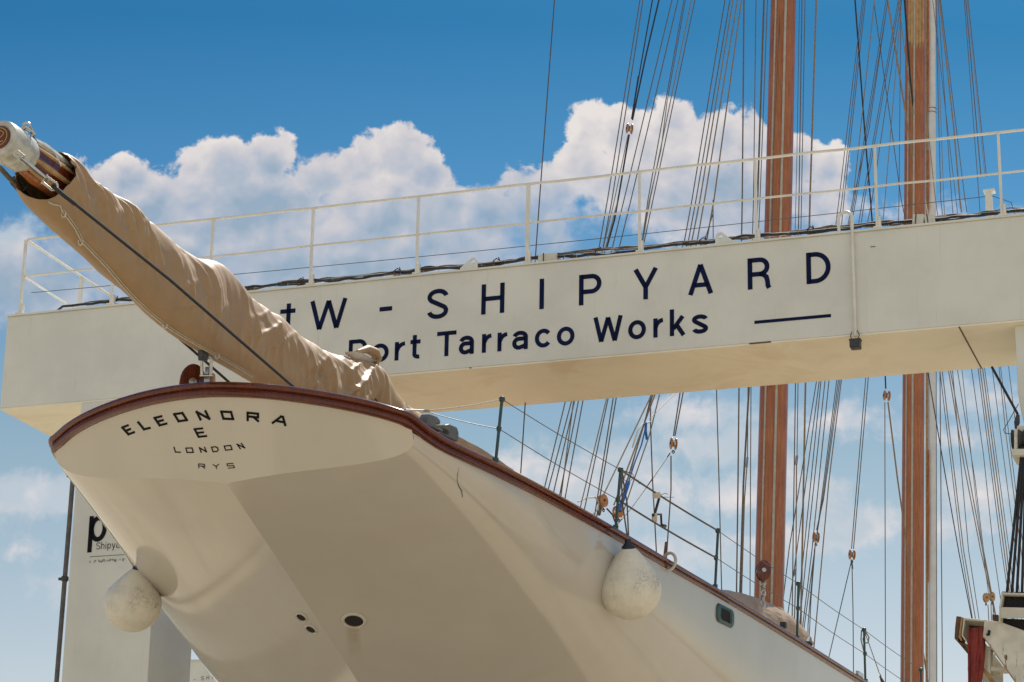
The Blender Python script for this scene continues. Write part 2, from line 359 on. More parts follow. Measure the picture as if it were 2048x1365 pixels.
fr = lambda l, z: bp(l, z, -.004)
def arc_(cx, cy, rx, ry, a0, a1, n=16): return [(cx+rx*math.cos(R(a0+(a1-a0)*i/n)), cy+ry*math.sin(R(a0+(a1-a0)*i/n))) for i in range(n+1)]
def sans(ch, w, H, h):
    """centre lines of a plain grotesque letter, w wide, capital height H, half stroke h"""
    X = .745*H
    bowl = lambda x1, y0, y1: [(h, y1)] + arc_(x1-(y1-y0)/2, (y0+y1)/2, (y1-y0)/2, (y1-y0)/2, 90, -90) + [(h, y0)]
    if ch == 'I': return [[(w/2, 0), (w/2, H)]]
    if ch == '-': return [[(0, H/2), (w, H/2)]]
    if ch == 'H': return [[(h, 0), (h, H)], [(w-h, 0), (w-h, H)], [(h, H*.51), (w-h, H*.51)]]
    if ch == 'T': return [[(0, H-h), (w, H-h)], [(w/2, 0), (w/2, H-h)]]
    if ch == 'Y': return [[(h*1.1, H), (w/2, H*.40)], [(w-h*1.1, H), (w/2, H*.40)], [(w/2, H*.44), (w/2, 0)]]
    if ch == 'A': return [[(h*1.05, 0), (w/2, H-h*.6)], [(w-h*1.05, 0), (w/2, H-h*.6)], [(w*.2, H*.30), (w*.8, H*.30)]]
    if ch in 'Ww':
        T_ = H if ch == 'W' else X; return [[(h, T_), (w*.27, h*.3)], [(w*.27, h*.3), (w*.5, T_-h*.5)], [(w*.5, T_-h*.5), (w*.73, h*.3)], [(w*.73, h*.3), (w-h, T_)]]
    if ch == 'P': return [[(h, 0), (h, H)], bowl(w-h, H*.43, H-h)]
    if ch == 'R': return [[(h, 0), (h, H)], bowl(w-h*1.6, H*.47, H-h), [(w*.50, H*.47), (w*.66, H*.45), (w*.80, H*.36), (w*.845, H*.22), (w*.86, H*.08), (w-h*.8, 0)]]
    if ch == 'D': return [[(h, 0), (h, H)], [(h, H-h), (w*.36, H-h)] + arc_(w*.36, H/2, w*.64-h, H/2-h, 90, -90, 24) + [(h, h)]]
    if ch in 'Ss':
        T_ = H if ch == 'S' else X; q = T_*.5
        t1 = arc_(w/2, T_*.735, w/2-h, T_*.265-h, 8, 222, 20); t2 = arc_(w/2, T_*.265, w/2-h, T_*.265-h, 42, -172, 20); return [t1+t2]
    if ch == 'o': return [arc_(w/2, X/2, w/2-h, X/2-h, 0, 360, 28)]
    if ch == 'c': return [arc_(w/2+h*.3, X/2, w/2-h*.7, X/2-h, 38, 322, 24)]
    if ch == 'r': return [[(h, 0), (h, X)], [(h, X*.55)] + arc_(w*.98, X*.40, w*.98-h, X*.60-h, 165, 92, 8)]
    if ch == 't': return [[(0, X-h*.7), (w, X-h*.7)], [(w*.42, H*.96), (w*.42, X*.30)] + arc_(w*.42+X*.22, X*.26, X*.22, X*.26-h, 180, 285, 10)]
    if ch == '+': return [[(w*.55, 0), (w*.55, H)], [(0, H*.74), (w, H*.74)]]
    if ch == 'a': return [[(w-h, 0), (w-h, X*.66)] + arc_(w/2, X*.66, w/2-h, X*.34-h, 0, 165, 14), [(w-h, X*.58), (w*.45, X*.58)] + arc_(w*.42, X*.29+h*.5, w*.42-h, X*.29-h*.5, 90, 290, 16) + [(w-h, X*.22)]]
    if ch == 'k': return [[(h, 0), (h, H*1.04)], [(h*1.6, X*.36), (w-h*1.8, X)], [(w*.42, X*.55), (w-h*1.4, 0)]]
    if ch == 'p': return [[(h, -H*.29), (h, X)], arc_(w/2+h*.2, X/2, w/2-h*1.2, X/2-h, 0, 360, 28)]
    if ch == 'd': return [[(w-h, 0), (w-h, H*1.04)], arc_(w/2-h*.2, X/2, w/2-h*1.2, X/2-h, 0, 360, 28)]
    if ch == 'h': return [[(h, 0), (h, H*1.04)], [(h, X*.6)] + arc_(w/2, X*.6, w/2-h, X*.4-h, 180, 0, 14) + [(w-h, 0)]]
    if ch == 'i': return [[(w/2, 0), (w/2, X)], [(w/2, H*.88), (w/2, H*1.0)]]
    if ch == 'y': return [[(h, X), (w*.52, h)], [(w-h, X), (w*.42, -H*.22), (w*.1, -H*.27)]]
    return []
def strokes(mb, lines, h, place):
    for ln in lines:
        P = [Vector(p) for p in ln]; P = [P[0]] + [b for a, b in zip(P, P[1:]) if (b-a).length > 1e-4]; n = len(P); closed = (P[0]-P[-1]).length < 1e-5; vs = []
        for i in range(n):
            a = P[i]-P[i-1] if i > 0 else (P[-1]-P[-2] if closed else P[1]-P[0]); b = P[i+1]-P[i] if i < n-1 else (P[1]-P[0] if closed else a)
            a = a.normalized(); b = b.normalized(); t = (a+b).normalized(); q = Vector((-t.y, t.x))/max(.45, t.dot(a))
            vs += [place(*(P[i]+q*h)), place(*(P[i]-q*h))]
        mb.add(vs, [(2*i, 2*i+1, 2*i+3, 2*i+2) for i in range(n-1)])
def letter(ch, la, lb, zb, H, h, frame, m, parent, name='letter'):
    mb = MB(); strokes(mb, sans(ch, lb-la, H, h), h, lambda x, y: frame(la+x, zb+y)); return mb.build(name, m, parent)
zb1 = bl(986, 628)[1]; H1 = bl(1163, 549)[1]-bl(1163, 610)[1]
for ch, xa, xb in [('p', 478, 520), ('+', 562, 592), ('W', 621, 695), ('-', 760, 785), ('S', 855, 897), ('H', 963, 1009), ('I', 1079, 1088), ('P', 1158, 1203), ('Y', 1266, 1317), ('A', 1376, 1427), ('R', 1496, 1543), ('D', 1614, 1663)]:
    letter(ch, bl(xa, 600)[0], bl(xb, 600)[0], zb1, H1, .030, fr, M['navy'], beam)
zb2 = bl(893, 712.8)[1]; H2 = bl(893, 663)[1]-zb2
for wd in (('P', 698, 734, 'o', 743, 778, 'r', 790, 811, 't', 821, 841), ('T', 874, 912.6, 'a', 918, 948, 'r', 964, 983.5, 'r', 995, 1015, 'a', 1024.5, 1055.8, 'c', 1069.7, 1101.5, 'o', 1113.7, 1149), ('W', 1186.6, 1245.5, 'o', 1256.4, 1292, 'r', 1306.8, 1327, 'k', 1339.9, 1373.6, 's', 1384.4, 1416.5)):
    mbw = MB()
    for i in range(0, len(wd), 3):
        la, lb = bl(wd[i+1], 690)[0], bl(wd[i+2], 690)[0]; strokes(mbw, sans(wd[i], lb-la, H2, .0275), .0275, lambda x, y: fr(la+x, zb2+y))
    mbw.build('lettering', M['navy'], beam)
a, b = bl(1509, 645), bl(1662, 632)
MB().box(bp((a[0]+b[0])/2, (a[1]+b[1])/2, -.003), (L, T, Z), ((b[0]-a[0])/2, .002, .020)).build('painted_rule', M['navy'], beam)

# railing
zr = bl(1280, 341)[1]; zm = bl(1053, 444)[1]
railing = MB()
lp = [bl(x, y)[0] for x, y in ((36, 632), (415, 590), (617, 575), (830, 550), (1052, 527), (1277, 507), (1511, 483), (1753, 458), (2003, 433))]
step = lp[2]-lp[1]; lp.insert(1, lp[1]-step)
lp.append(lp[-1]+1.5)
for i, l in enumerate(lp):
    m_ = MB().box(bp(l, (ZT+zr)/2, .05), (L, T, Z), (.0145 if i != 5 else .023, .022, (zr-ZT)/2-.01))
    po = m_.build('railing_post', M['railing'], lift)
    MB().box(bp(l+.035, ZT+.10, .045), (L, T, Z), (.016, .03, .085)).box(bp(l+.02, ZT+.035, .02), (L, T, Z), (.05, .05, .012)).build('post_foot', M['railing'], po)
def rail_pts(z):
    p = [bp(l, z + random.uniform(-.006, .006), .05) for l in np.linspace(lp[0]+.12, l1, 28)][::-1]
    p += [bp(lp[0]+.03, z, .055), bp(lp[0], z, .10), bp(lp[0], z, .2), bp(lp[0], z, 2.6)]
    return p
MB().tube(rail_pts(zr), .0185, 8).build('top_rail', M['railing'], lift, smooth=True)
MB().tube(rail_pts(zm), .015, 8).build('middle_rail', M['railing'], lift, smooth=True)
MB().box(bp(lp[0], (ZT+zr)/2, 1.65), (L, T, Z), (.024, .022, (zr-ZT)/2-.02)).build('railing_post', M['railing'], lift)

# cables along the beam top
tray = MB()
for dz, bk in ((.05, .08), (.05, .2), (.12, .08), (.135, .2)):
    tray.tube([bp(l, ZT+dz, bk) for l in np.linspace(l0+.95, l1, 60)], .004, 4)
for l in np.arange(l0+.95, l1, .16):
    tray.tube([bp(l, ZT+.125, .075), bp(l, ZT+.05, .075), bp(l, ZT+.05, .2), bp(l, ZT+.14, .2)], .003, 4)
tray.build('cable_tray', M['steel'], lift)
for q in range(5):
    pts = []; st = l0+(.8 if q == 0 else 1.0+q*.12)
    for i in range(220):
        l = st + (l1-st)*i/219
        bulge = .05*math.exp(-((l-bl(1160, 500)[0])/.55)**2)
        z = ZT + .100 + .010*q + .055*noise.noise(Vector((l*1.1, q*7.3, 0))) + .026*noise.noise(Vector((l*4.5, q*3.1, 5))) + bulge*(q*.4-.3)
        pts.append(bp(l, z, .11 + .018*(q-2) + .03*noise.noise(Vector((l*2, q, 9)))))
    if q == 0: pts = [bp(l0+.62, ZT+.02, .12), bp(l0+.70, ZT+.06, .11)] + pts
    MB().tube(pts, (.017, .012, .013, .011, .009)[q], 6).build('cable', M['darkrope'] if q in (0, 3) else M['cable_brown'], lift, smooth=True)
for l in np.arange(l0+1.6, l1, 1.37):
    cl = MB().box(bp(l, ZT+.042, .1), (L, T, Z), (.045, .05, .018))
    cl.tube([bp(l-.035, ZT+.06, .07), bp(l-.05, ZT+.13, .07), bp(l-.01, ZT+.165, .08), bp(l+.03, ZT+.14, .1), bp(l+.01, ZT+.185, .1)], .009, 5).build('cable_clamp', M['rust'], lift)
mbk = MB()
for q in range(9):
    c0 = bl(1140+random.uniform(-40, 60), 515)[0]
    mbk.tube([bp(c0+.22*math.cos(a)*random.uniform(.6, 1), ZT+.11+.06*math.sin(a), .12+.05*q/9) for a in np.linspace(0, 5+random.random(), 14)], .006, 5)
mbk.build('cable', M['dark'], lift, smooth=True)
for (x0, y0, x1, y1, tt) in ((1074, 527, 1112, 507, 0), (1824, 448, 1846, 425, -.1), (1848, 440, 1868, 421, .08)):
    a = bl(x0, y0); b = bl(x1, y1); lc = (a[0]+b[0])/2; w = abs(b[0]-a[0])/2; hh = (b[1]-a[1])/2
    ax = (L*math.cos(tt)+Z*math.sin(tt), T, Z*math.cos(tt)-L*math.sin(tt))
    jb = MB().box(bp(lc, ZT+.035+hh, .12), ax, (w, .09, hh)).build('junction_box', M['chipped'], lift, bevel=.008)
    MB().box(bp(lc-w*.4, ZT+.035+hh, .027), ax, (.006, .004, hh+.01)).build('cable_tie', M['dark'], jb)
for x in (640, 1190, 1733):
    lq_ = bl(x, 600)[0]; MB().box(bp(lq_, (ZT+ZB)/2, -.0006), (L, T, Z), (.004, .0012, (ZT-ZB)/2-.03)).build('weld_seam', M['lift'], beam)
# lifting eyes
for (x, y) in ((938, 541), (1447, 491)):
    lc = bl(x, y)[0]; outer = []
    for (u_, w_) in ((-.13, 0), (-.125, .03), (-.06, .085)): outer.append((u_, w_))
    for a_ in np.linspace(math.pi*.78, 0, 10): outer.append((.045+.062*math.cos(a_), .10+.062*math.sin(a_)))
    outer.append((.107, 0))
    if x > 1000: outer = [(-u_, w_) for u_, w_ in outer][::-1]
    cx = .045 if x < 1000 else -.045
    n = len(outer); inner = []
    for (u_, w_) in outer:
        a_ = math.atan2(w_-.10, u_-cx); inner.append((cx+.032*math.cos(a_), .10+.032*math.sin(a_)))
    vs = [bp(lc+u_, ZT+.025+w_, .01) for u_, w_ in outer] + [bp(lc+u_, ZT+.025+w_, .01) for u_, w_ in inner] + [bp(lc+u_, ZT+.025+w_, .035) for u_, w_ in outer] + [bp(lc+u_, ZT+.025+w_, .035) for u_, w_ in inner]
    fs = []
    for i in range(n):
        j = (i+1) % n; fs += [(i, j, n+j, n+i), (2*n+j, 2*n+i, 3*n+i, 3*n+j), (i, 2*n+i, 2*n+j, j), (n+i, n+j, 3*n+j, 3*n+i)]
    MB().add(vs, fs).build('lifting_eye', M['lift'], lift)
# lamp arm hanging over the beam
a = bl(1705, 440)[0]; b_ = bl(1676, 466)[0]
arm = [bp(b_+.01, ZT+.0, .04), bp(b_+.0, ZT+.16, .03)]
rr = (a-b_)/2; ztop = bl(1690, 424)[1]
for an in np.linspace(math.pi, 0, 12): arm.append(bp((a+b_)/2+rr*math.cos(an), ztop-.10+rr*math.sin(an), .02-.06*(1-an/math.pi)))
arm += [bp(a, ZT-.2, -.05), bp(a+.005, ZB+.1, -.05), bp(a+.01, bl(1707, 676)[1], -.05)]
la_ = MB().tube(arm, .021, 10).build('lamp_arm', M['railing'], lift, smooth=True)
zz = bl(1707, 692)[1]
lamp = MB().box(bp(a+.005, zz, -.05), (L, T, Z), (.062, .06, .045)).box(bp(a+.005, zz+.052, -.05), (L, T, Z), (.07, .045, .010)).box(bp(a+.005, zz-.052, -.05), (L, T, Z), (.056, .05, .006))
lamp.build('floodlight', M['dark'], lift)
MB().tube([bp(a-.035, zz+.16, -.06), bp(a-.05, zz+.10, -.07), bp(a-.03, zz+.05, -.07)], .006, 5).tube([bp(a+.035, zz+.17, -.06), bp(a+.06, zz+.11, -.07), bp(a+.03, zz+.05, -.07)], .006, 5).build('lamp_cable', M['dark'], lift)
# white post with a cap and a sagging wire
lq = bl(1970, 425)[0]; zq = bl(1970, 362)[1]
MB().box(bp(lq, (ZT+zq)/2, .4), (L, T, Z), (.042, .04, (zq-ZT)/2)).box(bp(lq+.01, zq+.012, .4), (L, T, Z), (.07, .06, .014)).build('wire_post', M['railing'], lift, bevel=.006)
za = bl(440, 524)[1]; la2 = bl(430, 524)[0]
MB().tube([bp(la2-3+(lq-la2+3)*i/40, za-.01+(zq-.04-za)*(i/40) - .045*math.sin(math.pi*i/40), .4) for i in range(41)], .005, 5).tube([bp(lq, zq-.03, .4), bp(lq+.28, ZT+.3, .3), bp(lq+.33, ZT+.1, .2)], .005, 5).build('guide_wire', M['wire'], lift)

# left leg
def legquad(back): return lambda l, z: bp(l, z, back)
lx0 = bl(138, 1150)[0]; lx1 = bl(299, 1300)[0]
leg = MB().box(bp((lx0+lx1)/2, ZB/2, .6+.0), (L, T, Z), ((lx1-lx0)/2, .60, ZB/2-.002)).build('gantry_leg', M['lift'], lift, bevel=.01)
ff = lambda l, z: bp(l, z, -.005)
la, zb = bl(176, 1070); lb, _ = bl(213, 1070); 
zb3 = bl(182, 1085)[1]; H3_ = (bl(182, 1033)[1]-zb3)/.745
mbw = MB()
for ch, xa, xb in (('p', 177, 213), ('t', 219, 241), ('w', 245, 293)):
    la, lb = bl(xa, 1070)[0], bl(xb, 1070)[0]; strokes(mbw, sans(ch, lb-la, H3_*(1 if ch != 't' else .95), .032), .032, lambda x, y: ff(la+x, zb3+y))
mbw.build('lettering', M['black'], leg)
mbw = MB(); zb4 = bl(200, 1099)[1]; x_ = 193.
for ch, w_ in zip('Shipyard', (8, 6.5, 3, 7, 7, 7, 4.5, 7)):
    la, lb = bl(x_, 1092)[0], bl(x_+w_, 1092)[0]; strokes(mbw, sans(ch, lb-la, .092, .0042), .0042, lambda x, y: ff(la+x, zb4+y)); x_ += w_+1.6
mbw.build('lettering', M['black'], leg)
a = bl(175, 1116)
MB().box(bp(a[0]+.30, a[1]+.01, -.004), (L, T, Z), (.27, .002, .003)).build('painted_rule', M['grey'], leg)
gm = MB(); rl = random.Random(3)
for i in range(26):
    if rl.random() < .25: continue
    gm.box(bp(a[0]+.02+i*.021, a[1]-.055+rl.uniform(-.008, .008), -.0035), (L, T, Z), (.006*rl.random()+.001, .002, .016*rl.random()+.003))
gm.build('worn_marking', M['grey'], leg)['kind'] = 'stuff'
lr0 = bl(2034, 800)[0]
prof = [(2030, 735), (2033, 780), (2038, 820), (2044, 850), (2046, 900)]
poly = [bp(bl(x, 800)[0], bl(x, y)[1], .15) for x, y in prof]
poly = [bp(bl(2030, 732)[0], ZB-.002, .15)] + poly[1:] + [bp(bl(2046, 900)[0], 0, .15), bp(bl(2046, 900)[0]+1.0, 0, .15), bp(bl(2046, 900)[0]+1.0, ZB-.002, .15)]
MB().prism(poly, T*1.2).build('gantry_leg', M['lift'], lift, bevel=.006)
# pipe beside the left leg
pp = [(147, 942), (130, 1155), (113, 1365)]
P0 = onbeam(147, 942, -.3); P2 = onbeam(113, 1365, -.3); dd = (P2-P0).normalized()
top = P0; bot = P0 + dd*((top.z)/abs(dd.z)) ; bot = P0+dd*(P0.z/abs(dd.z))
pipe = MB().tube([top, bot], .031, 10).build('standing_pipe', M['pole'], None, smooth=True)
pipe.location = (0, 0, 0); tag(pipe, 'thin dark pipe standing beside the lettered white gantry leg', 'pipe')
for y in (952, 1158):
    x = 147-(y-942)*34/423.; c = onbeam(x, y, -.3)
    cb = MB().lathe([(.044, -.03), (.05, -.015), (.05, .015), (.044, .03)], c, dd, 12).box(c+L*-.02, (L, T, Z), (.065, .02, .016)).build('pipe_clamp', M['dark'], pipe)

# ---- hoist gear on the right of the lift
wires = [((2037, 965), (2013.5, 1190)), ((2041, 965), (2023.5, 1190)), ((2046, 965), (2033.5, 1190)), ((2051, 965), (2044, 1190))]
for (a, b) in wires:
    A = onbeam(*a, -.25); B = onbeam(*b, -.25); d_ = (A-B)
    MB().tube([B, B+d_*1.32], .0165, 8).build('hoist_wire', M['darkrope'], lift, smooth=True)
sh = MB()
def pbox(x0, y0, x1, y1, back, th):
    return [onbeam(x0, y0, back), onbeam(x1, y0, back), onbeam(x1, y1, back), onbeam(x0, y1, back)]
hs = MB().prism(pbox(2023, 898, 2075, 911, -.35, .4), T*.45).prism(pbox(2028, 858, 2034, 900, -.33, .4), T*.4).prism(pbox(2034, 852, 2075, 864, -.2, .4), T*.3)
hb = hs.build('sheave_housing', M['chipped'], lift, bevel=.004)
c = onbeam(2046, 880, -.15)
MB().lathe([(.10, -.13), (.13, -.12), (.10, -.06), (.13, -.04), (.10, 0), (.13, .04), (.10, .06), (.13, .12), (.10, .13)], c, L, 24).build('sheave', M['dark'], hb)
MB().tube([onbeam(1984, 735, .3), onbeam(2035, 828, -.1)], .016, 8).build('hoist_wire', M['darkrope'], lift, smooth=True)
MB().tube([onbeam(2036, 830, -.1), onbeam(2034, 845, -.1), onbeam(2032, 858, -.1)], [.02, .035, .015], 8).build('wire_socket', M['dark'], lift)
MB().tube([onbeam(2037, 808, -.1), onbeam(2020, 838, -.1), onbeam(2007, 860, -.1), onbeam(2010, 867, -.1), onbeam(2028, 869, -.1)], .005, 5).build('control_cable', M['dark'], lift)

gear = empty('sling_block', bp(bl(2000, 1300)[0], 0, -.3), 'chipped white hoist block with a black wire drum at the right edge of the photo', 'hoist block')
def zp(x, y, back): return onbeam(1800+x/5.15, 1100+y/5.15, back)
def plate(poly, back, th, name, m, bev=.003):
    return MB().prism([zp(x, y, back) for x, y in poly], T*th).build(name, m, gear, bevel=bev)
plate([(1040, 590), (1400, 600), (1400, 700), (1020, 700)], -.50, .03, 'front_plate', M['chipped'])
plate([(1045, 440), (1060, 470), (1035, 590), (1030, 745), (1015, 745), (1020, 590)], -.52, .5, 'side_plate', M['chipped'])
plate([(1045, 440), (1400, 450), (1400, 464), (1050, 460)], -.5, .4, 'top_plate', M['chipped'])
plate([(1030, 706), (1400, 720), (1400, 850), (1190, 800), (1030, 745)], -.30, .3, 'opening', M['hole'])
c0 = zp(1050, 540, -.28); c1 = zp(1420, 552, -.28)
dr = MB(); ax = (c1-c0).normalized(); Ld = (c1-c0).length; pr = []
n_ = 22
for i in range(n_*4+1):
    pr.append((.115+.010*abs(math.sin(math.pi*i/4)), Ld*i/(n_*4)))
dr.lathe(pr, c0, ax, 28).build('wire_drum', M['darkrope'], gear, smooth=True)
plate([(885, 722), (1040, 745), (1190, 800), (1400, 880), (1400, 1650), (1190, 1365), (862, 905)], -.42, .03, 'arm_plate', M['chipped'])
plate([(862, 909), (872, 905), (1200, 1365), (1400, 1650), (1388, 1655), (1185, 1368)], -.425, .30, 'arm_edge', M['plank'], 0)
plate([(870, 950), (1060, 1200), (1060, 1500), (850, 1500), (850, 1180)], -.05, .03, 'inner_plate', M['chipped'])
plate([(935, 1200), (1090, 1205), (1110, 1245), (935, 1245)], -.30, .2, 'cross_bar', M['chipped'])
plate([(908, 985), (935, 1015), (930, 1280), (900, 1240)], -.32, .2, 'web_plate', M['chipped'])
plate([(850, 1210), (875, 1225), (985, 1365), (1050, 1450), (1000, 1460), (930, 1365), (845, 1240)], -.33, .1, 'arm_edge', M['plank'], 0)
plate([(660, 700), (885, 722), (880, 738), (670, 722)], -.42, .35, 'tube_rim', M['chipped'])
plate([(870, 720), (892, 722), (868, 908), (852, 900)], -.43, .3, 'tube_rim', M['chipped'])
plate([(655, 700), (672, 704), (648, 880), (695, 948), (690, 962), (633, 884)], -.42, .35, 'tube_rim', M['chipped'])
plate([(640, 700), (900, 724), (875, 960), (640, 940)], -.10, .03, 'inner_plate', M['rust'])
plate([(628, 690), (648, 695), (625, 895), (640, 930), (625, 938), (602, 900)], -.40, .3, 'side_plate', M['plank'])
plate([(580, 682), (628, 688), (602, 900), (600, 938), (560, 915), (566, 800)], -.38, .3, 'rubber_pad', M['rust'], .006)
plate([(603, 945), (690, 970), (702, 1030), (696, 1072), (605, 962)], -.36, .2, 'side_plate', M['rust'])
plate([(655, 962), (700, 985), (700, 1030)], -.37, .01, 'arm_edge', M['plank'], 0)
plate([(950, 665), (1010, 668), (1008, 745), (950, 725)], -.2, .2, 'spacer', M['rust'])
h1 = MB().prism([zp(x, y, -.435) for x, y in ((905, 825), (932, 830), (925, 880), (890, 885), (890, 860), (903, 862))], T*.01).build('slot', M['hole'], gear)
h1 = MB().prism([zp(1094+9*math.cos(a), 1108+30*math.sin(a), -.43) for a in np.linspace(0, 6.28, 13)[:-1]], T*.01).build('slot', M['rust'], gear)
# red cloth
vs = []; fs = []; nu, nv = 26, 50
for j in range(nv+1):
    for i in range(nu+1):
        u_, v_ = i/nu, j/nv
        xl = 705-10*v_-4*math.sin(v_*5); xr = 860+14*math.sin(v_*3.2)-50*max(0, v_-.35)
        x = xl+(xr-xl)*u_; y = 800+8*math.sin(u_*3)-10*u_+v_*640
        bk = -.46 + .035*noise.noise(Vector((u_*3.5, v_*1.2, 0))) + .018*noise.noise(Vector((u_*9+v_*3, v_*3, 4))) + (.10*max(0, u_-.82)/.18)
        vs.append(zp(x, y, bk))
for j in range(nv):
    for i in range(nu):
        q = j*(nu+1)+i; fs.append((q, q+1, q+nu+2, q+nu+1))
rc = MB().add(vs, fs).build('red_cloth', M['red'], None, smooth=True)
md = rc.modifiers.new('s', 'SOLIDIFY'); md.thickness = .01
tag(rc, 'faded red cloth hanging from the end of the chipped white hoist block', 'cloth')

# ================================================================== SECOND LIFT far behind
lift2 = empty('travel_lift', (0, 57, 0), 'distant white gantry beam with small lettering, low between the leg and the hull', 'boat lift')
YAW2 = R(14); L2 = Vector((math.cos(YAW2), -math.sin(YAW2), 0)); T2 = Vector((math.sin(YAW2), math.cos(YAW2), 0)); B2 = Vector((-7.5, 57, 0))
def on2(px, py):
    d = ray(px, py); t = (B2-CAM).dot(T2)/d.dot(T2); p = CAM+d*t; return (p-B2).dot(L2), p.z
def b2(l, z, back=0): return B2+L2*l+T2*back+Z*z
zt2 = on2(395, 1322)[1]; la = on2(340, 1322)[0]
bm2 = MB().box(b2(la+5.5, zt2-.65, .6), (L2, T2, Z), (5.5, .6, .65)).build('gantry_beam', M['lift'], lift2, bevel=.01)
MB().box(b2(la+5.5, zt2+.015, .03), (L2, T2, Z), (5.52, .05, .015)).build('top_flange', M['lift'], bm2)
for l in (la+.6, la+10.4): MB().box(b2(l, (zt2-1.3)/2, .6), (L2, T2, Z), (.5, .5, (zt2-1.3)/2)).build('gantry_leg', M['lift'], lift2)
for ch, xa, xb, yb, yt in [('P', 352, 358, 1369, 1359), ('+', 361, 365, 1364, 1357), ('W', 366, 376, 1364, 1358), ('-', 387, 391, 1364, 1356), ('S', 402, 408, 1361, 1353), ('H', 413, 418, 1360, 1351.5), ('I', 424, 425.2, 1359, 1350.5), ('P', 431, 436, 1357.5, 1349.5)]:
    a, zb = on2(xa, yb); b, _ = on2(xb, yb); zt = on2(xa, yt)[1]
    letter(ch, a, b, zb, zt-zb, .0045, lambda l, z: b2(l, z, -.006), M['black'], bm2)

# ================================================================== SCHOONER
ship = empty('schooner', sw(21, 0, -7.8), 'cream schooner with varnished taffrail, two wooden masts and lettered counter stern', 'sailing ship')
def spline(xs, ys):
    xs = np.array(xs, float); ys = np.array(ys, float); n = len(xs); h = np.diff(xs); d = np.diff(ys)/h; m = np.zeros(n)
    m[0] = d[0]; m[-1] = d[-1]
    for i in range(1, n-1):
        m[i] = 0 if d[i-1]*d[i] <= 0 else 3*(h[i-1]+h[i])/((2*h[i]+h[i-1])/d[i-1]+(h[i]+2*h[i-1])/d[i])
    def f(x):
        i = int(min(max(np.searchsorted(xs, x)-1, 0), n-2)); t = (x-xs[i])/h[i]
        return float(ys[i]*(2*t**3-3*t*t+1)+h[i]*m[i]*(t**3-2*t*t+t)+ys[i+1]*(-2*t**3+3*t*t)+h[i]*m[i+1]*(t**3-t*t))
    return f
Bf = spline([.5, .9, 1.9, 3, 4.5, 6, 9, 12, 16, 21, 28, 34, 39, 42], [2.03, 2.12, 2.33, 2.53, 2.80, 3.02, 3.38, 3.67, 3.95, 4.10, 3.9, 3.0, 1.5, .06])
Zf = spline([.5, 1, 2, 3.2, 4.5, 5.8, 7.2, 9.8, 12, 13, 16, 22, 30, 42], [6.74, 6.69, 6.64, 6.58, 6.51, 6.45, 6.41, 6.32, 6.25, 6.235, 6.2, 6.19, 6.45, 7.25])
Kf = spline([.2, .69, 3.1, 4.14, 7, 10, 13, 15.5, 17, 30, 36, 40, 42], [6.44, 6.25, 5.29, 4.86, 3.6, 2.2, .6, -2., -6.4, -6.2, -3.0, 2.0, 7.2])
def Bs(s, side): return Bf(s)*((1 - .075*max(0, 1-max(0, s-.5)/2.6)**1.5) if side > 0 else (1+.02*max(0, 1-max(0, s-.5)/2.6)))
def hn(s): return 1.04
def hm(s): return 2.25 + 1.35*min(1, max(0, (s-.8)/3))
def hull_pt(s, w, side):
    """w: 0 at the sheer, 1 at the keel (height fraction)"""
    b = Bs(s, side)*(max(0., 1-w**hm(s)))**(1/hn(s)); return s, side*b, Zf(s)-(Zf(s)-Kf(s))*w
def s_tr(y, z): return .115*y*y + .80*(7.11-z)
def solve_s(w, side):
    s = .7
    for _ in range(40): _, y, z = hull_pt(s, w, side); s = .5*s + .5*s_tr(y, z)
    return s
# hull skin
ws = [1-math.cos(math.pi/2*i/30) for i in range(31)]; ws[-1] = 1.0
tl = list(np.linspace(0, 1, 80)); rows = []
stations = [0] + list(np.concatenate([np.linspace(.02, 1, 110)**1.5]))
def hull_grid(side):
    g_ = []
    for w in ws:
        s0 = solve_s(w, side); g_.append([sw(*hull_pt(s0 + (42-s0)*q, w, side)) for q in stations])
    return g_
hm_ = MB(); grids = {}
for side in (1, -1):
    g_ = hull_grid(side); grids[side] = g_; nr, nc = len(g_), len(g_[0])
    vs = [p for row in g_ for p in row]; fs = [(i*nc+j, i*nc+j+1, (i+1)*nc+j+1, (i+1)*nc+j) for i in range(nr-1) for j in range(nc-1)]
    hm_.add(vs, fs)
def merged(mb, name, m, parent, dist=.0008, ang=38, **kw):
    me = bpy.data.meshes.new(name); me.from_pydata(mb.v, [], mb.f)
    bm = bmesh.new(); bm.from_mesh(me); bmesh.ops.remove_doubles(bm, verts=bm.verts, dist=dist); bmesh.ops.recalc_face_normals(bm, faces=bm.faces)
    bm.to_mesh(me); bm.free(); me.polygons.foreach_set('use_smooth', [True]*len(me.polygons)); me.set_sharp_from_angle(angle=R(ang))
    me.materials.append(m); o = bpy.data.objects.new(name, me); col.objects.link(o)
    if parent: o.parent = parent; o.matrix_parent_inverse = parent_world(parent).inverted()
    for a, c in kw.items(): o[a] = c
    return o
hull = merged(hm_, 'hull', M['hull'], ship, ang=25)
kv_ = [abs((Vector(v.co)-SC0).dot(NO)) < .004 for v in hull.data.vertices]
for e_ in hull.data.edges:
    if kv_[e_.vertices[0]] and kv_[e_.vertices[1]]: e_.use_edge_sharp = True
bvh = BVHTree.FromPolygons([Vector(v) for v in hm_.v], hm_.f)
def onhull(px, py):
    d = ray(px, py).normalized(); p, n, i, dist = bvh.ray_cast(CAM, d)
    if p is None: return None, None
    if n.dot(d) > 0: n = -n
    return p, n
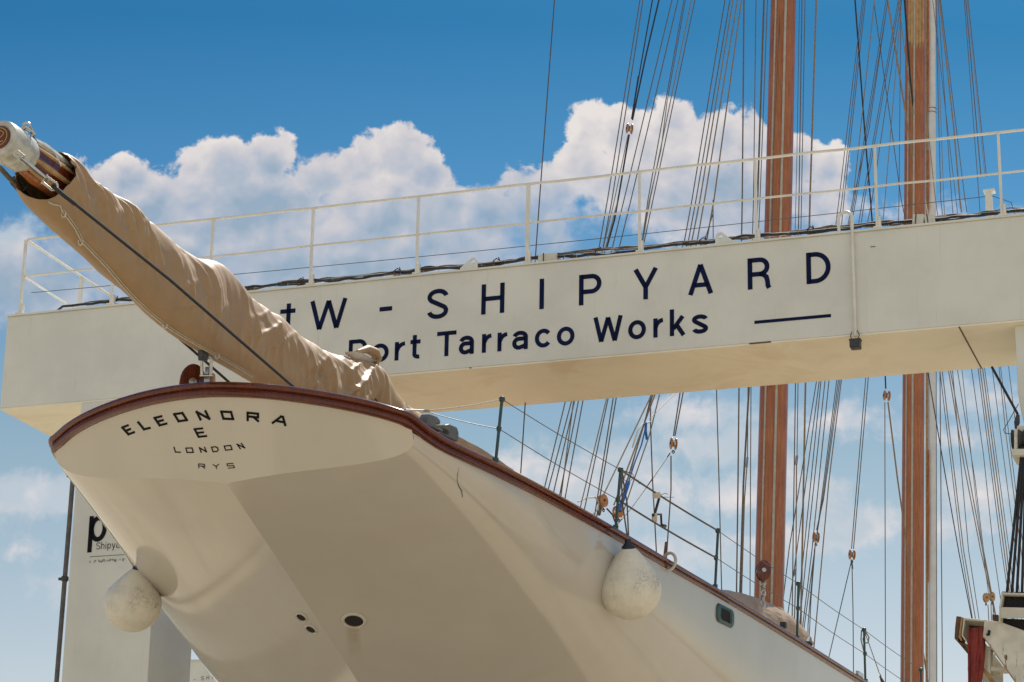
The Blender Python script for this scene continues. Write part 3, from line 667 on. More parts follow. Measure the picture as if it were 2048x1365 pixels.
# transom: from the taffrail down to the hull's after edge
Ztop = spline([0, .6, 1.1, 1.6, 1.87, 2.05], [7.03, 7.00, 6.95, 6.88, 6.82, 6.76])
NB, NV = 48, 10; edge_ = {}
for side in (1, -1):
    e_ = [hull_pt(solve_s(w, side), w, side)[1:] for w in ws][::-1]; edge_[side] = (np.array([abs(p[0]) for p in e_]), np.array([p[1] for p in e_]))
ys = [(1 if i > 0 else -1)*edge_[1 if i > 0 else -1][0][-1]*math.sin(math.pi/2*abs(i)/NB) for i in range(-NB, NB+1)]
vs = []
for y in ys:
    el = edge_[1 if y > 0 else -1]; zl = float(np.interp(abs(y), el[0], el[1])); zt = max(Ztop(min(abs(y), 2.05)), zl)
    for j in range(NV+1):
        z = zl+(zt-zl)*j/NV; vs.append(sw(s_tr(y, z), y, z))
fs = [(i*(NV+1)+j, (i+1)*(NV+1)+j, (i+1)*(NV+1)+j+1, i*(NV+1)+j+1) for i in range(2*NB) for j in range(NV)]
transom = MB().add(vs, fs).build('transom', M['transom'], hull, smooth=True)
# deck
dv = []; df = []
sl_ = list(np.linspace(.9, 41.9, 60))
for s in sl_: 
    _, bb, zz_ = hull_pt(s, min(1, .12/(Zf(s)-Kf(s)+.01)), 1); dv += [sw(s, -bb+.015, zz_), sw(s, bb-.015, zz_)]
for i in range(59): df.append((2*i, 2*i+1, 2*i+3, 2*i+2))
MB().add(dv, df).build('deck', M['deck'], hull)
# rail cap swept round stern and both sides
path = []
for s in list(np.linspace(41.5, 4, 70)) + list(np.linspace(3.8, .95, 18)): path.append((s, -Bs(s, -1), Zf(s)))
for y in ys[3:-3:2]: path.append((s_tr(y, Ztop(min(2.05, abs(y)))), y, Ztop(min(2.05, abs(y)))))
side_ = [p for p in path[:88]]
path += [(s, Bs(s, 1), z) for s, y, z in side_[::-1]]
path = [Vector(sw(*p)) for p in path]
# smooth the corner a little
for _ in range(3):
    path = [path[0]] + [(path[i-1]+path[i]*2+path[i+1])/4 for i in range(1, len(path)-1)] + [path[-1]]
prof = [(-.16, .055), (.02, .078), (.052, .074), (.074, .056), (.080, .036), (.072, .016), (.050, .006), (.026, .002), (.026, -.006), (.040, -.012), (.046, -.030), (.040, -.050), (.016, -.062), (-.03, -.062), (-.16, -.05)]
vs = []; fs = []; nP = len(prof)
for i, p in enumerate(path):
    t = (path[min(i+1, len(path)-1)]-path[max(i-1, 0)]).normalized(); out = t.cross(NZ).normalized()
    s_, o_, z_ = sinv(p)
    cx = sw(max(s_, 3.0) if s_ < 3 else s_, 0, z_)
    if out.dot(p-cx) < 0: out = -out
    up = NZ
    k_ = 1.0 if s_ < 1.2 else 1.0-.32*min(1, (s_-1.2)/6)
    for (a, b) in prof: vs.append(p + out*(a*k_ if a > 0 else a) + up*((b*k_) + .02))
for i in range(len(path)-1):
    for j in range(nP):
        j2 = (j+1) % nP; fs.append((i*nP+j, i*nP+j2, (i+1)*nP+j2, (i+1)*nP+j))
cap = MB().add(vs, fs).build('rail_cap', M['mahogany'], hull, smooth=True)
# thin shadow moulding and scarf joints are carried by the cap profile

# lettering on the transom
def ontransom(px, py, off=.004):
    d = ray(px, py); t0, t1 = 19.0, 29.0
    def gfun(t):
        s, y, z = sinv(CAM+d*t); return s - s_tr(y, z)
    a, b = t0, t1
    for _ in range(40):
        m = (a+b)/2
        if gfun(a)*gfun(m) <= 0: b = m
        else: a = m
    p = CAM+d*a; s, y, z = sinv(p)
    n = (-H3 + NO*.23*y - NZ*.8).normalized()
    if n.dot(d) > 0: n = -n
    return p+n*off
G = {'E': [(0, 0, 0, 1), (0, 1, 1, 1), (0, .5, .85, .5), (0, 0, 1, 0)], 'L': [(0, 0, 0, 1), (0, 0, 1, 0)],
     'O': [(0, 0, 0, 1), (0, 1, 1, 1), (1, 1, 1, 0), (1, 0, 0, 0)], 'N': [(0, 0, 0, 1), (0, 1, 1, 0), (1, 0, 1, 1)],
     'R': [(0, 0, 0, 1), (0, 1, 1, 1), (1, 1, 1, .5), (1, .5, 0, .5), (.55, .5, 1, 0)], 'A': [(0, 0, .45, 1), (.45, 1, .6, 1), (.6, 1, 1, 0), (.2, .33, .86, .33)],
     'D': [(0, 0, 0, 1), (0, 1, .75, 1), (.75, 1, 1, .75), (1, .75, 1, .25), (1, .25, .75, 0), (.75, 0, 0, 0)],
     'Y': [(0, 1, .5, .5), (1, 1, .5, .5), (.5, .5, .5, 0)], 'S': [(0, 0, 1, 0), (1, 0, 1, .5), (1, .5, 0, .5), (0, .5, 0, 1), (0, 1, 1, 1)]}
def glyph(ch, BLp, BRp, TLp, sw_, parent=None):
    cv = lambda p: Vector((p[0]/2.926, 500+p[1]/2.926))
    A, B, C = cv(BLp), cv(BRp), cv(TLp); ex, ey = B-A, C-A
    hw = sw_; wx = hw/ex.length; wy = hw/ey.length; mb = MB()
    for (x0, y0, x1, y1) in G[ch]:
        a = A+ex*(wx+x0*(1-2*wx))+ey*(wy+y0*(1-2*wy)); b = A+ex*(wx+x1*(1-2*wx))+ey*(wy+y1*(1-2*wy))
        t = (b-a).normalized(); a = a-t*hw*.95; b = b+t*hw*.95; n = Vector((-t.y, t.x))*hw
        q = 5; vs = []
        for i in range(q+1):
            c = a+(b-a)*(i/q); vs += [ontransom(*(c+n)), ontransom(*(c-n))]
        mb.add(vs, [(2*i, 2*i+1, 2*i+3, 2*i+2) for i in range(q)])
    return mb.build('letter', M['black'], transom)
for a in [('E', (751, 1087), (795, 1070), (706, 1037)), ('L', (841, 1057), (887, 1046), (799, 1006)), ('E', (932, 1034), (984, 1021), (895, 980)),
          ('O', (1043, 1010), (1104, 1001), (1010, 957)), ('N', (1170, 999), (1235, 994), (1142, 943)), ('O', (1303, 994), (1373, 997), (1287, 940)),
          ('R', (1443, 1002), (1517, 1009), (1443, 946)), ('A', (1588, 1017), (1674, 1033), (1608, 962))]: glyph(*a, 2.3)
glyph('E', (1160, 1100), (1216, 1094), (1131, 1045), 2.0)
for a in [('L', (1025, 1186), (1060, 1188), (1015, 1152)), ('O', (1093, 1189), (1136, 1188), (1084, 1157)), ('N', (1176, 1188), (1213, 1185), (1163, 1155)),
          ('D', (1245, 1185), (1284, 1181), (1234, 1152)), ('O', (1319, 1176), (1363, 1171), (1308, 1146)), ('N', (1406, 1167), (1438, 1161), (1382, 1135))]: glyph(*a, 1.15)
for a in [('R', (1162, 1278), (1202, 1281), (1160, 1250)), ('Y', (1249, 1283), (1287, 1281), (1244, 1254)), ('S', (1335, 1280), (1376, 1277), (1325, 1250))]: glyph(*a, .85)

# fittings let into the hull
def ring_on_hull(px, py, rx, ry, name, m_ring, tilt=0, lip=.02, m_hole=None):
    p, n = onhull(px, py)
    right = (RT - n*RT.dot(n)).normalized(); up = n.cross(right)
    if up.dot(UP) < 0: up = -up
    dist = (p-CAM).length; kx = dist/F*1.05; 
    ca = max(.35, abs(n.dot((CAM-p).normalized())))
    a = rx*kx; b = ry*kx/ca
    mb = MB(); q = 28; vs = []
    prof = [(1.35, .002), (1.28, lip*.7), (1.12, lip), (1.0, lip*.7), (.96, -.04)]
    for (k1, h) in prof:
        for i in range(q):
            an = 2*math.pi*i/q; vs.append(p + right*a*k1*math.cos(an) + up*b*k1*math.sin(an) + n*h)
    fs = [(i*q+j, i*q+(j+1) % q, (i+1)*q+(j+1) % q, (i+1)*q+j) for i in range(4) for j in range(q)]
    o = mb.add(vs, fs).build(name, m_ring, hull, smooth=True)
    vs = [p + right*a*1.01*math.cos(2*math.pi*i/q) + up*b*1.01*math.sin(2*math.pi*i/q) + n*.005 for i in range(q)]
    MB().add(vs, [tuple(range(q))]).build('opening', M['hole'], o)
    return p, n, right, up, a, b
ring_on_hull(603, 1234, 9, 5.5, 'exhaust_outlet', M['hull'])
ring_on_hull(622, 1258, 9, 5.5, 'exhaust_outlet', M['hull'])
ring_on_hull(708, 1241, 18, 10.5, 'exhaust_outlet', M['hull'])
sp_, sn_ = onhull(706, 1262)
ht = M['hull'].node_tree; q = NT(ht); co_ = q.n('ShaderNodeTexCoord').outputs['Object']
dv_ = q.v('SUBTRACT', co_, tuple(sp_)); du = q.m('ABSOLUTE', q.v('DOT_PRODUCT', dv_, tuple(RT), out=1)); dw = q.v('DOT_PRODUCT', dv_, tuple(UP), out=1)
ms = q.m('MULTIPLY', q.ss(du, .03, .10, 1, 0), q.m('MULTIPLY', q.ss(dw, -.42, -.02, 0, 1), q.ss(dw, .05, .12, 1, 0)))
ms = q.m('MULTIPLY', ms, q.noise(co_, 9, 4, .6))
bs_ = ht.nodes['Principled BSDF']; src = bs_.inputs['Base Color'].links[0].from_socket
ht.links.new(q.mix(q.m('MULTIPLY', ms, .75), src, (.30, .19, .08)), bs_.inputs['Base Color'])
ck_ = [onhull(x, y) for x, y in ((918, 935), (915, 948), (914, 960), (917, 972), (923, 982), (925, 995))]; ck_ = [c for c in ck_ if c[0] is not None]
MB().tube([p_+n_*.001 for p_, n_ in ck_], [.002, .004, .004, .005, .007, .004][:len(ck_)], 5).build('paint_crack', M['grey'], hull)
# oval mooring port in green frame
def green_port(px, py):
    p, n = onhull(px, py); fwd = (H3 - n*H3.dot(n)).normalized(); up = n.cross(fwd)
    if up.z < 0: up = -up
    def rr(a, b, r, q=6):
        out = []
        for cx, cy, a0 in ((a-r, b-r, 0), (-a+r, b-r, 90), (-a+r, -b+r, 180), (a-r, -b+r, 270)):
            for i in range(q): an = R(a0+90*i/(q-1)); out.append((cx+r*math.cos(an), cy+r*math.sin(an)))
        return out
    loops = [(rr(.26, .115, .08), .003), (rr(.25, .105, .08), .022), (rr(.17, .075, .05), .026), (rr(.155, .066, .045), .0)]
    vs = []; q = len(loops[0][0])
    for lp_, h in loops: vs += [p + fwd*x + up*y + n*h for x, y in lp_]
    fs = [(i*q+j, i*q+(j+1) % q, (i+1)*q+(j+1) % q, (i+1)*q+j) for i in range(3) for j in range(q)]
    o = MB().add(vs, fs).build('mooring_port', M['green'], hull, smooth=True)
    MB().add([p + fwd*x + up*y + n*.004 for x, y in rr(.158, .068, .045)], [tuple(range(q))]).build('opening', M['hole'], o)
green_port(1449, 1232)
# waterline-free port quarter strake that ends in a rounded tip
q0 = [(1.1, .30), (2.2, .42), (3.2, .52), (4.0, .60), (4.6, .64), (4.95, .66)]

# ---- masts
def mast(name, pb, pt, wb, wt, tracks, label, ob=0.0, extra_up=14):
    A = sp(*pb); B = sp(*pt); d = (B-A); u = d.normalized()
    ra = wb/2/F*(A-CAM).dot(FW); rb = wt/2/F*(B-CAM).dot(FW)
    Bx = B+u*extra_up; rx = rb - (ra-rb)*extra_up/d.length*.8; A0 = A-u*3.5
    m_ = MB().tube([A0, A, A+d*.5, B, Bx], [ra, ra, (ra+rb)/2+.0, rb, rx], 40).build(name, M['mast'], ship, smooth=True)
    m_['label'] = label
    # seams and sail tracks facing aft and to starboard
    for (fx, w, mt, nm) in tracks:
        # fx: position across the visible width, -1..1
        view = (CAM-A); view -= u*view.dot(u); view.normalize(); rt = u.cross(view); 
        if rt.dot(RT) < 0: rt = -rt
        an = math.asin(fx); dr_ = view*math.cos(an)+rt*math.sin(an)
        tn = u.cross(dr_)
        tb = MB()
        vs = []
        for P, r_ in ((A, ra), (B, rb), (Bx, rx)):
            for (x, y) in ((-w, -.01), (w, -.01), (w, .022), (-w, .022)): vs.append(P+dr_*(r_+y)+tn*x)
        fs = []
        for i in range(2):
            for j in range(4): fs.append((i*4+j, i*4+(j+1) % 4, i*4+4+(j+1) % 4, i*4+4+j))
        fs += [(0, 1, 2, 3), (8, 11, 10, 9)]
        tb.add(vs, fs).build(nm, mt, m_)
    return A, B, u, ra
mA, mB_, mU, mR = mast('main_mast', (1537, 1228), (1567, 0), 60, 51, [(-.55, .013, M['track'], 'sail_track'), (.17, .020, M['track'], 'sail_track')], 'near mast with two pale tracks and a cream collar')
fA, fB_, fU, fR = mast('fore_mast', (1824, 1400), (1831, 0), 47, 40, [(-.62, .013, M['track'], 'sail_track'), (-.08, .020, M['track'], 'sail_track')], 'far mast with pale battens at its top')
# pale battens at the top of the foremast
for fx, ln in ((-.55, 100), (-.32, 110), (.14, 112), (.42, 110), (.68, 105)):
    view = (CAM-fA); view -= fU*view.dot(fU); view.normalize(); rt = fU.cross(view); rt = rt if rt.dot(RT) > 0 else -rt
    an = math.asin(fx); dr_ = view*math.cos(an)+rt*math.sin(an)
    P = fB_ - fU*((ln)/F*(fB_-CAM).length); r_ = 20/F*(fB_-CAM).dot(FW)
    MB().tube([P+dr_*r_, P+fU*.15+dr_*r_, fB_+fU*6+dr_*(r_-.01)], [.006, .045, .045], 8).build('batten', M['lightwood'], ship, smooth=True)
# collar at the main mast foot and heap of cover beside it
MB().lathe([(mR*.96, .10), (mR*1.05, .08), (mR*1.12, -.1), (mR*1.25, -.35), (mR*1.32, -.6), (mR*1.3, -1.2)], mA, mU, 32).build('mast_collar', M['canvas_pale'], ship, smooth=True)
MB().box(sp(1567, 1251, .6), (H3, NO, NZ), (.05, .05, .05)).build('collar_cleat', M['dark'], ship)

# ---- main boom
bA = sp(1, 277); bD = (sp(1540, 1410)-bA); bu = bD.normalized()
MB().tube([bA+bu*.05, bA+bu*1.0, bA+bu*12, bA+bD], [.145, .165, .2, .19], 12).build('main_boom', M['mahogany'], ship, smooth=True)
boomO = [o for o in ship.children if o.name.startswith('main_boom')][0]
side_dir = NO - bu*NO.dot(bu); side_dir.normalize(); updir = side_dir.cross(bu); updir = updir if updir.z > 0 else -updir
for an, m_, w_ in ((20, 'lightwood', .022), (-22, 'lightwood', .026), (62, 'metal_white', .05), (-60, 'lightwood', .03), (-85, 'mast', .05)):
    d_ = side_dir*math.cos(R(an))+updir*math.sin(R(an))
    MB().tube([bA+bu*.35+d_*.150, bA+bu*.55+d_*.155, bA+bu*1.0+d_*.158], [w_*.6, w_, w_*.8], 8).build('boom_batten', M[m_], boomO, smooth=True)
band = MB().lathe([(.10, -.012), (.145, -.02), (.160, -.01), (.168, .02), (.172, .06), (.172, .16), (.178, .165), (.178, .20), (.171, .205), (.170, .34), (.150, .40)], bA, bu, 40).build('boom_band', M['metal_white'], boomO, smooth=True)
MB().lathe([(.001, -.030), (.098, -.030), (.106, -.024), (.108, 0)], bA, bu, 36).build('end_disc', M['mahogany'], boomO, smooth=True)
gold = mat('gold_ring', (.65, .42, .10), .4, 0)
mr = MB(); vs = []; fs = []
for i in range(48):
    an = 2*math.pi*i/48; d_ = side_dir*math.cos(an)+updir*math.sin(an)
    vs += [bA-bu*.0325+d_*.080, bA-bu*.0325+d_*.085]
for i in range(48): j = (i+1) % 48; fs.append((2*i, 2*i+1, 2*j+1, 2*j))
mr.add(vs, fs)
pts = [(-.05, .02), (-.02, .05), (.02, .055), (.05, .03), (.03, .0), (-.02, -.02), (-.06, -.04), (.0, -.055), (.05, -.04)]
mr.tube([bA-bu*.033+side_dir*x+updir*y for x, y in pts], .003, 5).build('gold_ring', gold, boomO)
# eyes, shackles and small lines at the boom end
def shackle(px, py, o, size, m, ang=0, parent=None):
    c = sp(px, py, o); mb = MB(); a_ = (RT*math.cos(ang)+UP*math.sin(ang)); b_ = (-RT*math.sin(ang)+UP*math.cos(ang))
    pts = [c+a_*size*.42*math.cos(t)+b_*size*(.55+.42*math.sin(t)) for t in np.linspace(-.4, math.pi+.4, 12)]
    pts = [c+a_*size*.42*math.cos(-.4)*.9-b_*size*.6] + pts + [c-a_*size*.42*.9-b_*size*.6]
    mb.tube(pts, size*.14, 8); mb.tube([c-a_*size*.55-b_*size*.6, c+a_*size*.55-b_*size*.6], size*.13, 8)
    return mb.build('shackle', m, parent or ship, smooth=True)
shackle(58, 262, .12, .08, M['steel'], .5, boomO); shackle(40, 312, .2, .06, M['metal_white'], .9, boomO)
MB().tube([sp(40, 315, .22), sp(62, 333, .22), sp(95, 360, .24)], [.016, .022, .016], 8).build('turnbuckle', M['steel'], boomO, smooth=True)
shackle(98, 366, .26, .085, M['steel'], -2.2, boomO)
for pts, r_, m_ in (([(48, 258, .1), (60, 255, .1), (72, 285, .1), (82, 288, .1)], .006, 'wire'), ([(45, 258, .1), (43, 282, .12), (52, 295, .12)], .008, 'grey'), ([(60, 265, .1), (78, 288, .1), (85, 294, .05)], .005, 'wire'),
                    ([(85, 291, .1), (105, 300, .1), (115, 318, .15), (122, 332, .2)], .008, 'rope_white'), ([(38, 262, .1), (50, 254, .1), (62, 262, .1)], .014, 'metal_white')):
    MB().tube([sp(*p) for p in pts], r_, 6).build('boom_lashing', M[m_], boomO, smooth=True)
shackle(38, 372, -.2, .09, M['dark'], .7, boomO)
MB().tube([sp(0, 336, -.1), sp(18, 356, -.15), sp(33, 370, -.2)], .022, 8).build('boom_strap', M['rope_grey'], boomO, smooth=True)
def rope(pts, r, m, name='rigging_line', parent=None, n=6):
    return MB().tube(pts, r, n).build(name, M[m], parent or ship, smooth=True)
rope([sp(105, 372, .30), sp(125, 388, .34), sp(340, 560, .42), sp(582, 770, .45), sp(640, 822, .45)], .0155, 'darkrope', 'boom_guy', n=8)
rope([sp(105, 372, .30), sp(128, 391, .34), sp(150, 408, .36)], .021, 'darkrope', 'boom_guy', n=8)
rope([sp(42, 380, -.22), sp(70, 412, -.28), sp(100, 440, -.3)], .024, 'darkrope', 'boom_guy', n=8)
rope([sp(42, 380, -.22), sp(250, 582, -.36), sp(455, 762, -.40), sp(520, 822, -.4)], .0145, 'darkrope', 'boom_guy', n=8)

# ---- sail cover with folds
up_lo = [((92, 296), (52, 384)), ((122, 306), (76, 422)), ((150, 340), (110, 456)), ((240, 397), (186, 526)), ((330, 473), (262, 592)), ((380, 508), (306, 636)), ((430, 524), (352, 672)), ((500, 597), (420, 715)),
         ((556, 634), (485, 752)), ((618, 684), (555, 792)), ((690, 708), (630, 840)), ((752, 722), (690, 872)), ((778, 772), (725, 888)), ((832, 824), (790, 915)), ((905, 868), (860, 960)),
         ((1010, 930), (960, 1020)), ((1200, 1052), (1150, 1140)), ((1400, 1190), (1360, 1270)), ((1440, 1178), (1400, 1280)), ((1500, 1192), (1470, 1290)), ((1560, 1222), (1530, 1310)), ((1592, 1262), (1570, 1320))]
cen = []; axv = []
for a, b in up_lo:
    A, B = sp(*a), sp(*b); cen.append((A+B)/2); axv.append((A-B)/2)
arc = [0]
for i in range(1, len(cen)): arc.append(arc[-1]+(cen[i]-cen[i-1]).length)
arc = np.array(arc); cen = np.array(cen); axv = np.array(axv)
def crv(x):   # Catmull-like smooth interpolation by component
    i = int(min(max(np.searchsorted(arc, x)-1, 0), len(arc)-2)); t = (x-arc[i])/(arc[i+1]-arc[i])
    def h(a):
        p0 = a[max(i-1, 0)]; p1 = a[i]; p2 = a[i+1]; p3 = a[min(i+2, len(a)-1)]
        h0 = arc[i+1]-arc[i]; m1 = (p2-p0)/max(1e-6, arc[i+1]-arc[max(i-1, 0)])*h0; m2 = (p3-p1)/max(1e-6, arc[min(i+2, len(a)-1)]-arc[i])*h0
        return p1*(2*t**3-3*t*t+1)+m1*(t**3-2*t*t+t)+p2*(-2*t**3+3*t*t)+m2*(t**3-t*t)
    return h(cen), h(axv)
vis = arc[14]
xs_ = list(np.linspace(0, vis, 620)) + list(np.linspace(vis, arc[-1], 160))[1:]
NA = 150; s_d = np.array(NO); vs = []; fs = []
def nz(x, y, z=0.0): return noise.noise(Vector((x, y, z)))
def ridge(t, p): return math.exp(-p*1.5*math.sin(t)**2)
for xi, x in enumerate(xs_):
    c, a = crv(x); la = np.linalg.norm(a); w = min(.25, la*.85)
    if x > arc[17]: w = .42
    for j in range(NA):
        ph = 2*math.pi*j/NA                    # 0 top, pi/2 starboard, pi bottom
        cs, sn = math.cos(ph), math.sin(ph)
        xx = x
        # after edge: starboard flap starts further forward than the port one
        if x < .7:
            st = max(0, sn*.9+.25)**.7
            cut = .20*st if sn > -.3 else 0
            xx = cut + (x)*(.7-cut)/.7
            c, a = crv(xx); la = np.linalg.norm(a); w = min(.27, la*.85)
        pos = c + a*cs + s_d*w*sn
        rad = a/la*cs*la*1.0 + s_d*sn*w; rn = np.linalg.norm(rad); rad = rad/rn
        # arc coordinate from the top down the side
        v = ph if ph <= math.pi else 2*math.pi-ph; sd_ = 1 if ph <= math.pi else -1
        wq = .55*nz(xx*1.1, v*.9, 3*sd_) + .22*nz(xx*3, v*2.1, 7*sd_)
        topw = math.exp(-((v-1.25)/1.0)**2)
        wq = .45*nz(xx*1.2, v*.5, 3*sd_) + .10*nz(xx*3, v*1.2, 7*sd_)
        pq = xx - .55*v
        g1 = ridge(17*pq + 4.5*wq, 4.5)*max(0, nz(pq*2.6, v*.55, 11*sd_)*1.7+.40)
        g2 = ridge(24*pq + 3.5*v + 4*wq + 1, 5)*max(0, nz(pq*2.1+5, v*.6, 17*sd_)*1.7+.22)
        g3 = ridge(8*xx + 3.2*v + 3*wq, 4.5)*max(0, nz(xx*1.3+9, v*.6, 23*sd_)*1.8+.10)
        g5 = math.sin(9*pq+4*wq)*.5
        g4 = nz(xx*1.6, v*1.2, 31*sd_)
        fade = (.16+.84*topw)*min(1, .22+v*.8)
        d = .062*g1*fade + .042*g2*fade + .066*g3*fade + .034*g5*topw + .032*g4 + .003*nz(xx*14, v*5, 3) - .030
        if v > 2.2: d *= max(.35, 1-(v-2.2))
        if arc[9] < xx < arc[13]: d *= 1.45; d += .03*nz(xx*3.5, v*2, 40)
        vs.append(tuple(pos + rad*d))
n_ = len(xs_)
VA = np.array(vs).reshape(n_, NA, 3)
for _ in range(2):
    W_A = VA.copy(); W_A[1:-1] = (VA[:-2]+2*VA[1:-1]+VA[2:])/4; VA = (np.roll(W_A, 1, 1)+2*W_A+np.roll(W_A, -1, 1))/4
vs = [tuple(p) for p in VA.reshape(-1, 3)]
for i in range(n_-1):
    for j in range(NA):
        j2 = (j+1) % NA; fs.append((i*NA+j, i*NA+j2, (i+1)*NA+j2, (i+1)*NA+j))
cover = merged(MB().add(vs, fs), 'sail_cover', M['canvas'], None, dist=1e-6, ang=75)
sm = cover.modifiers.new('s', 'SOLIDIFY'); sm.thickness = .006; sm.offset = -1
tag(cover, 'creased tan canvas sail cover wrapped along the boom over the stern', 'sail cover')
cvm = [Vector(v) for v in vs]
cbvh = BVHTree.FromPolygons(cvm, fs)
def oncover(px, py, off=.01):
    d = ray(px, py).normalized(); p, n, i, q = cbvh.ray_cast(CAM, d)
    if p is None: return sp(px, py, .3)
    return p - d*off
lace = [(96, 404), (106, 409), (120, 412), (124, 422), (129, 430), (150, 458), (163, 484), (190, 512), (215, 538), (240, 568), (270, 600), (300, 628), (325, 648), (345, 663), (380, 684), (415, 703), (450, 722), (485, 742), (510, 758)]
lpnts = []
for i in range(len(lace)-1):
    for q in range(5):
        t = q/5; lpnts.append((lace[i][0]+(lace[i+1][0]-lace[i][0])*t, lace[i][1]+(lace[i+1][1]-lace[i][1])*t))
MB().tube([oncover(x, y, .012) for x, y in lpnts], .007, 6).tube([oncover(x+4, y-2, .012) for x, y in lpnts[18:]], .004, 5).build('lacing_cord', M['rope_white'], cover, smooth=True)
kn = MB()
for x, y in ((127, 428), (161, 484), (330, 651), (434, 712)):
    c = oncover(x, y, .02); kn.tube([c+RT*.02*math.cos(t)+UP*.03*math.sin(t) for t in np.linspace(0, 6.4, 12)], .007, 6)
kn.build('knot', M['rope_white'], cover, smooth=True)
c = oncover(126, 348, .004); MB().tube([c+RT*.012*math.cos(t)+UP*.014*math.sin(t) for t in np.linspace(0, 6.28, 14)], .004, 6).build('eyelet', M['steel'], cover, smooth=True)
# white sail corner and rope end peeping out of the cover
pk = MB(); vs = []; nn_ = 18
for i in range(nn_+1):
    t = i/nn_
    for j in range(6):
        x = 690+68*t; y = 704-8*math.sin(math.pi*t)+22*t + j*3.2*(.3+math.sin(math.pi*t)); vs.append(sp(x, y, .12-.02*j))
pk.add(vs, [(i*6+j, (i+1)*6+j, (i+1)*6+j+1, i*6+j+1) for i in range(nn_) for j in range(5)])
pk_o = pk.build('sail_edge', M['whitecloth'], cover, smooth=True)
MB().tube([sp(715, 703, .05), sp(735, 699, .07), sp(750, 706, .1), sp(757, 718, .1), sp(752, 732, .1)], [.02, .05, .06, .045, .02], 10).build('cover_flap', M['canvas'], cover, smooth=True)

# ---- strap and shackle from boom to stern, block at the taffrail
MB().prism([sp(404, 690, .03), sp(418, 696, .03), sp(416, 722, .03), (sp(405, 721, .03))], NO*-.05).build('boom_strap', M['dark'], ship, bevel=.005)
shackle(413, 737, .0, .12, M['steel'], 0)
MB().box(sp(415, 752, -.02), (RT, H3, Z), (.025, .02, .09)).build('stern_eye', M['steel'], ship, bevel=.01)
MB().lathe([(.06, -.03), (.075, -.02), (.075, .02), (.06, .03)], sp(424, 762, -.02), RT, 16).build('stern_eye_base', M['orangewood'], ship, smooth=True)
def block(name, px, py, o, r, th, m_cheek, m_strop, label, ax=None, up=None, thin=True, grp=None, loop=True, cat='pulley block'):
    """rope block: two cheeks, a sheave between them, a metal strop round it"""
    c = sps(px, py, -o) if o < 0 else sp(px, py, o); e = empty(name, c, label, cat, grp)
    up = (up or NZ).normalized(); ax = (ax or (RT*.9+FW*.3)).normalized(); ax = (ax - up*ax.dot(up)).normalized(); sdv = up.cross(ax)
    for sgn in (-1, 1):
        vs = []; q = 24
        for (k1, h) in ((.80, -.35), (1.0, -.1), (1.0, .2), (.78, .5)):
            for i in range(q):
                an = 2*math.pi*i/q; vs.append(c + ax*(sgn*(th*.5+th*.35*(h))) + sdv*r*k1*.80*math.cos(an) + up*r*k1*1.15*math.sin(an))
        fs = [(i*q+j, i*q+(j+1) % q, (i+1)*q+(j+1) % q, (i+1)*q+j) for i in range(3) for j in range(q)] + [tuple(range(q))[::-1], tuple(3*q+j for j in range(q))]
        ck = MB().add(vs, fs).build('cheek', m_cheek, e, smooth=True)
        MB().lathe([(r*.24, 0), (r*.24, th*.08), (r*.1, th*.12)], c+ax*(sgn*(th*.5+th*.175)), ax*sgn, 14).build('axle_cap', m_strop, ck, smooth=True)
    MB().lathe([(r*.7, -th*.25), (r*.55, 0), (r*.7, th*.25)], c, ax, 20).build('sheave', M['steel'], e, smooth=True)
    if loop:
        MB().tube([c-up*r*1.15-up*.005+sdv*0, c-up*r*1.5], r*.14, 8).tube([c-up*r*1.55+(ax*math.cos(t)+up*math.sin(t))*r*.25 for t in np.linspace(0, 6.28, 12)], r*.1, 6).build('eye', m_strop, e, smooth=True)
    return e
block('pulley_block', 385, 767, -.40, .165, .09, M['mahogany'], M['steel'], 'dark round wooden block behind the taffrail below the boom', ax=-FW+RT*.15)
bk = 'wooden pulley blocks in the rigging'
W_ = M['orangewood']
block('pulley_block', 1259, 258, 0, .072, .07, W_, M['dark'], 'wooden block on dark ropes above the railing, before the cloud', grp=bk, loop=False)
block('pulley_block', 1830, 274, 0, .095, .10, W_, M['steel'], 'round wooden block on a thick black rope in front of the far mast', ax=-FW+RT*.8, grp=bk, loop=False)
block('pulley_block', 1773.5, 792, 0, .10, .10, W_, M['dark'], 'wooden block hanging just under the beam left of the far mast', grp=bk, loop=False)
block('pulley_block', 1347, 888, 0, .085, .075, W_, M['dark'], 'wooden block below the beam above the crank handle on the lifeline', grp=bk)
block('pulley_block', 1632, 1075, 0, .092, .08, W_, M['dark'], 'wooden block right of the near mast among close ropes', grp=bk)
block('pulley_block', 1704, 1110, 0, .090, .085, W_, M['dark'], 'wooden block midway between the masts above two spreading lines', grp=bk)
block('pulley_block', 1205, 1003, 0, .085, .085, W_, M['dark'], 'orange wooden block beside the rail, left of its twin by the stanchion', ax=-FW*.8+RT*.5, up=NZ+RT*-.15, grp=bk)
block('pulley_block', 1236, 1024, 0, .085, .085, W_, M['dark'], 'orange wooden block half hidden behind the stanchion above the right fender', ax=-FW*.8+RT*.5, up=NZ+RT*-.15, grp=bk)
block('pulley_block', 1972, 1196, 0, .11, .05, M['lightwood'], M['dark'], 'pale wooden block left of its twin beside the white hoist block', ax=-FW+RT*.5, grp=bk)
block('pulley_block', 1984, 1194, 0, .11, .05, M['lightwood'], M['dark'], 'pale wooden block right of its twin, nearest the wire drum', ax=-FW+RT*.5, grp=bk)
e = block('pulley_block', 1526, 1142, .55, .15, .11, M['mahogany'], M['steel'], 'large dark round block chained at the foot of the near mast', ax=-FW+RT*.12, loop=False)
ch = empty('chain', sp(1527, 1190, .5), 'short galvanised chain between the dark round block and the mast collar', 'chain')
yy = 1162
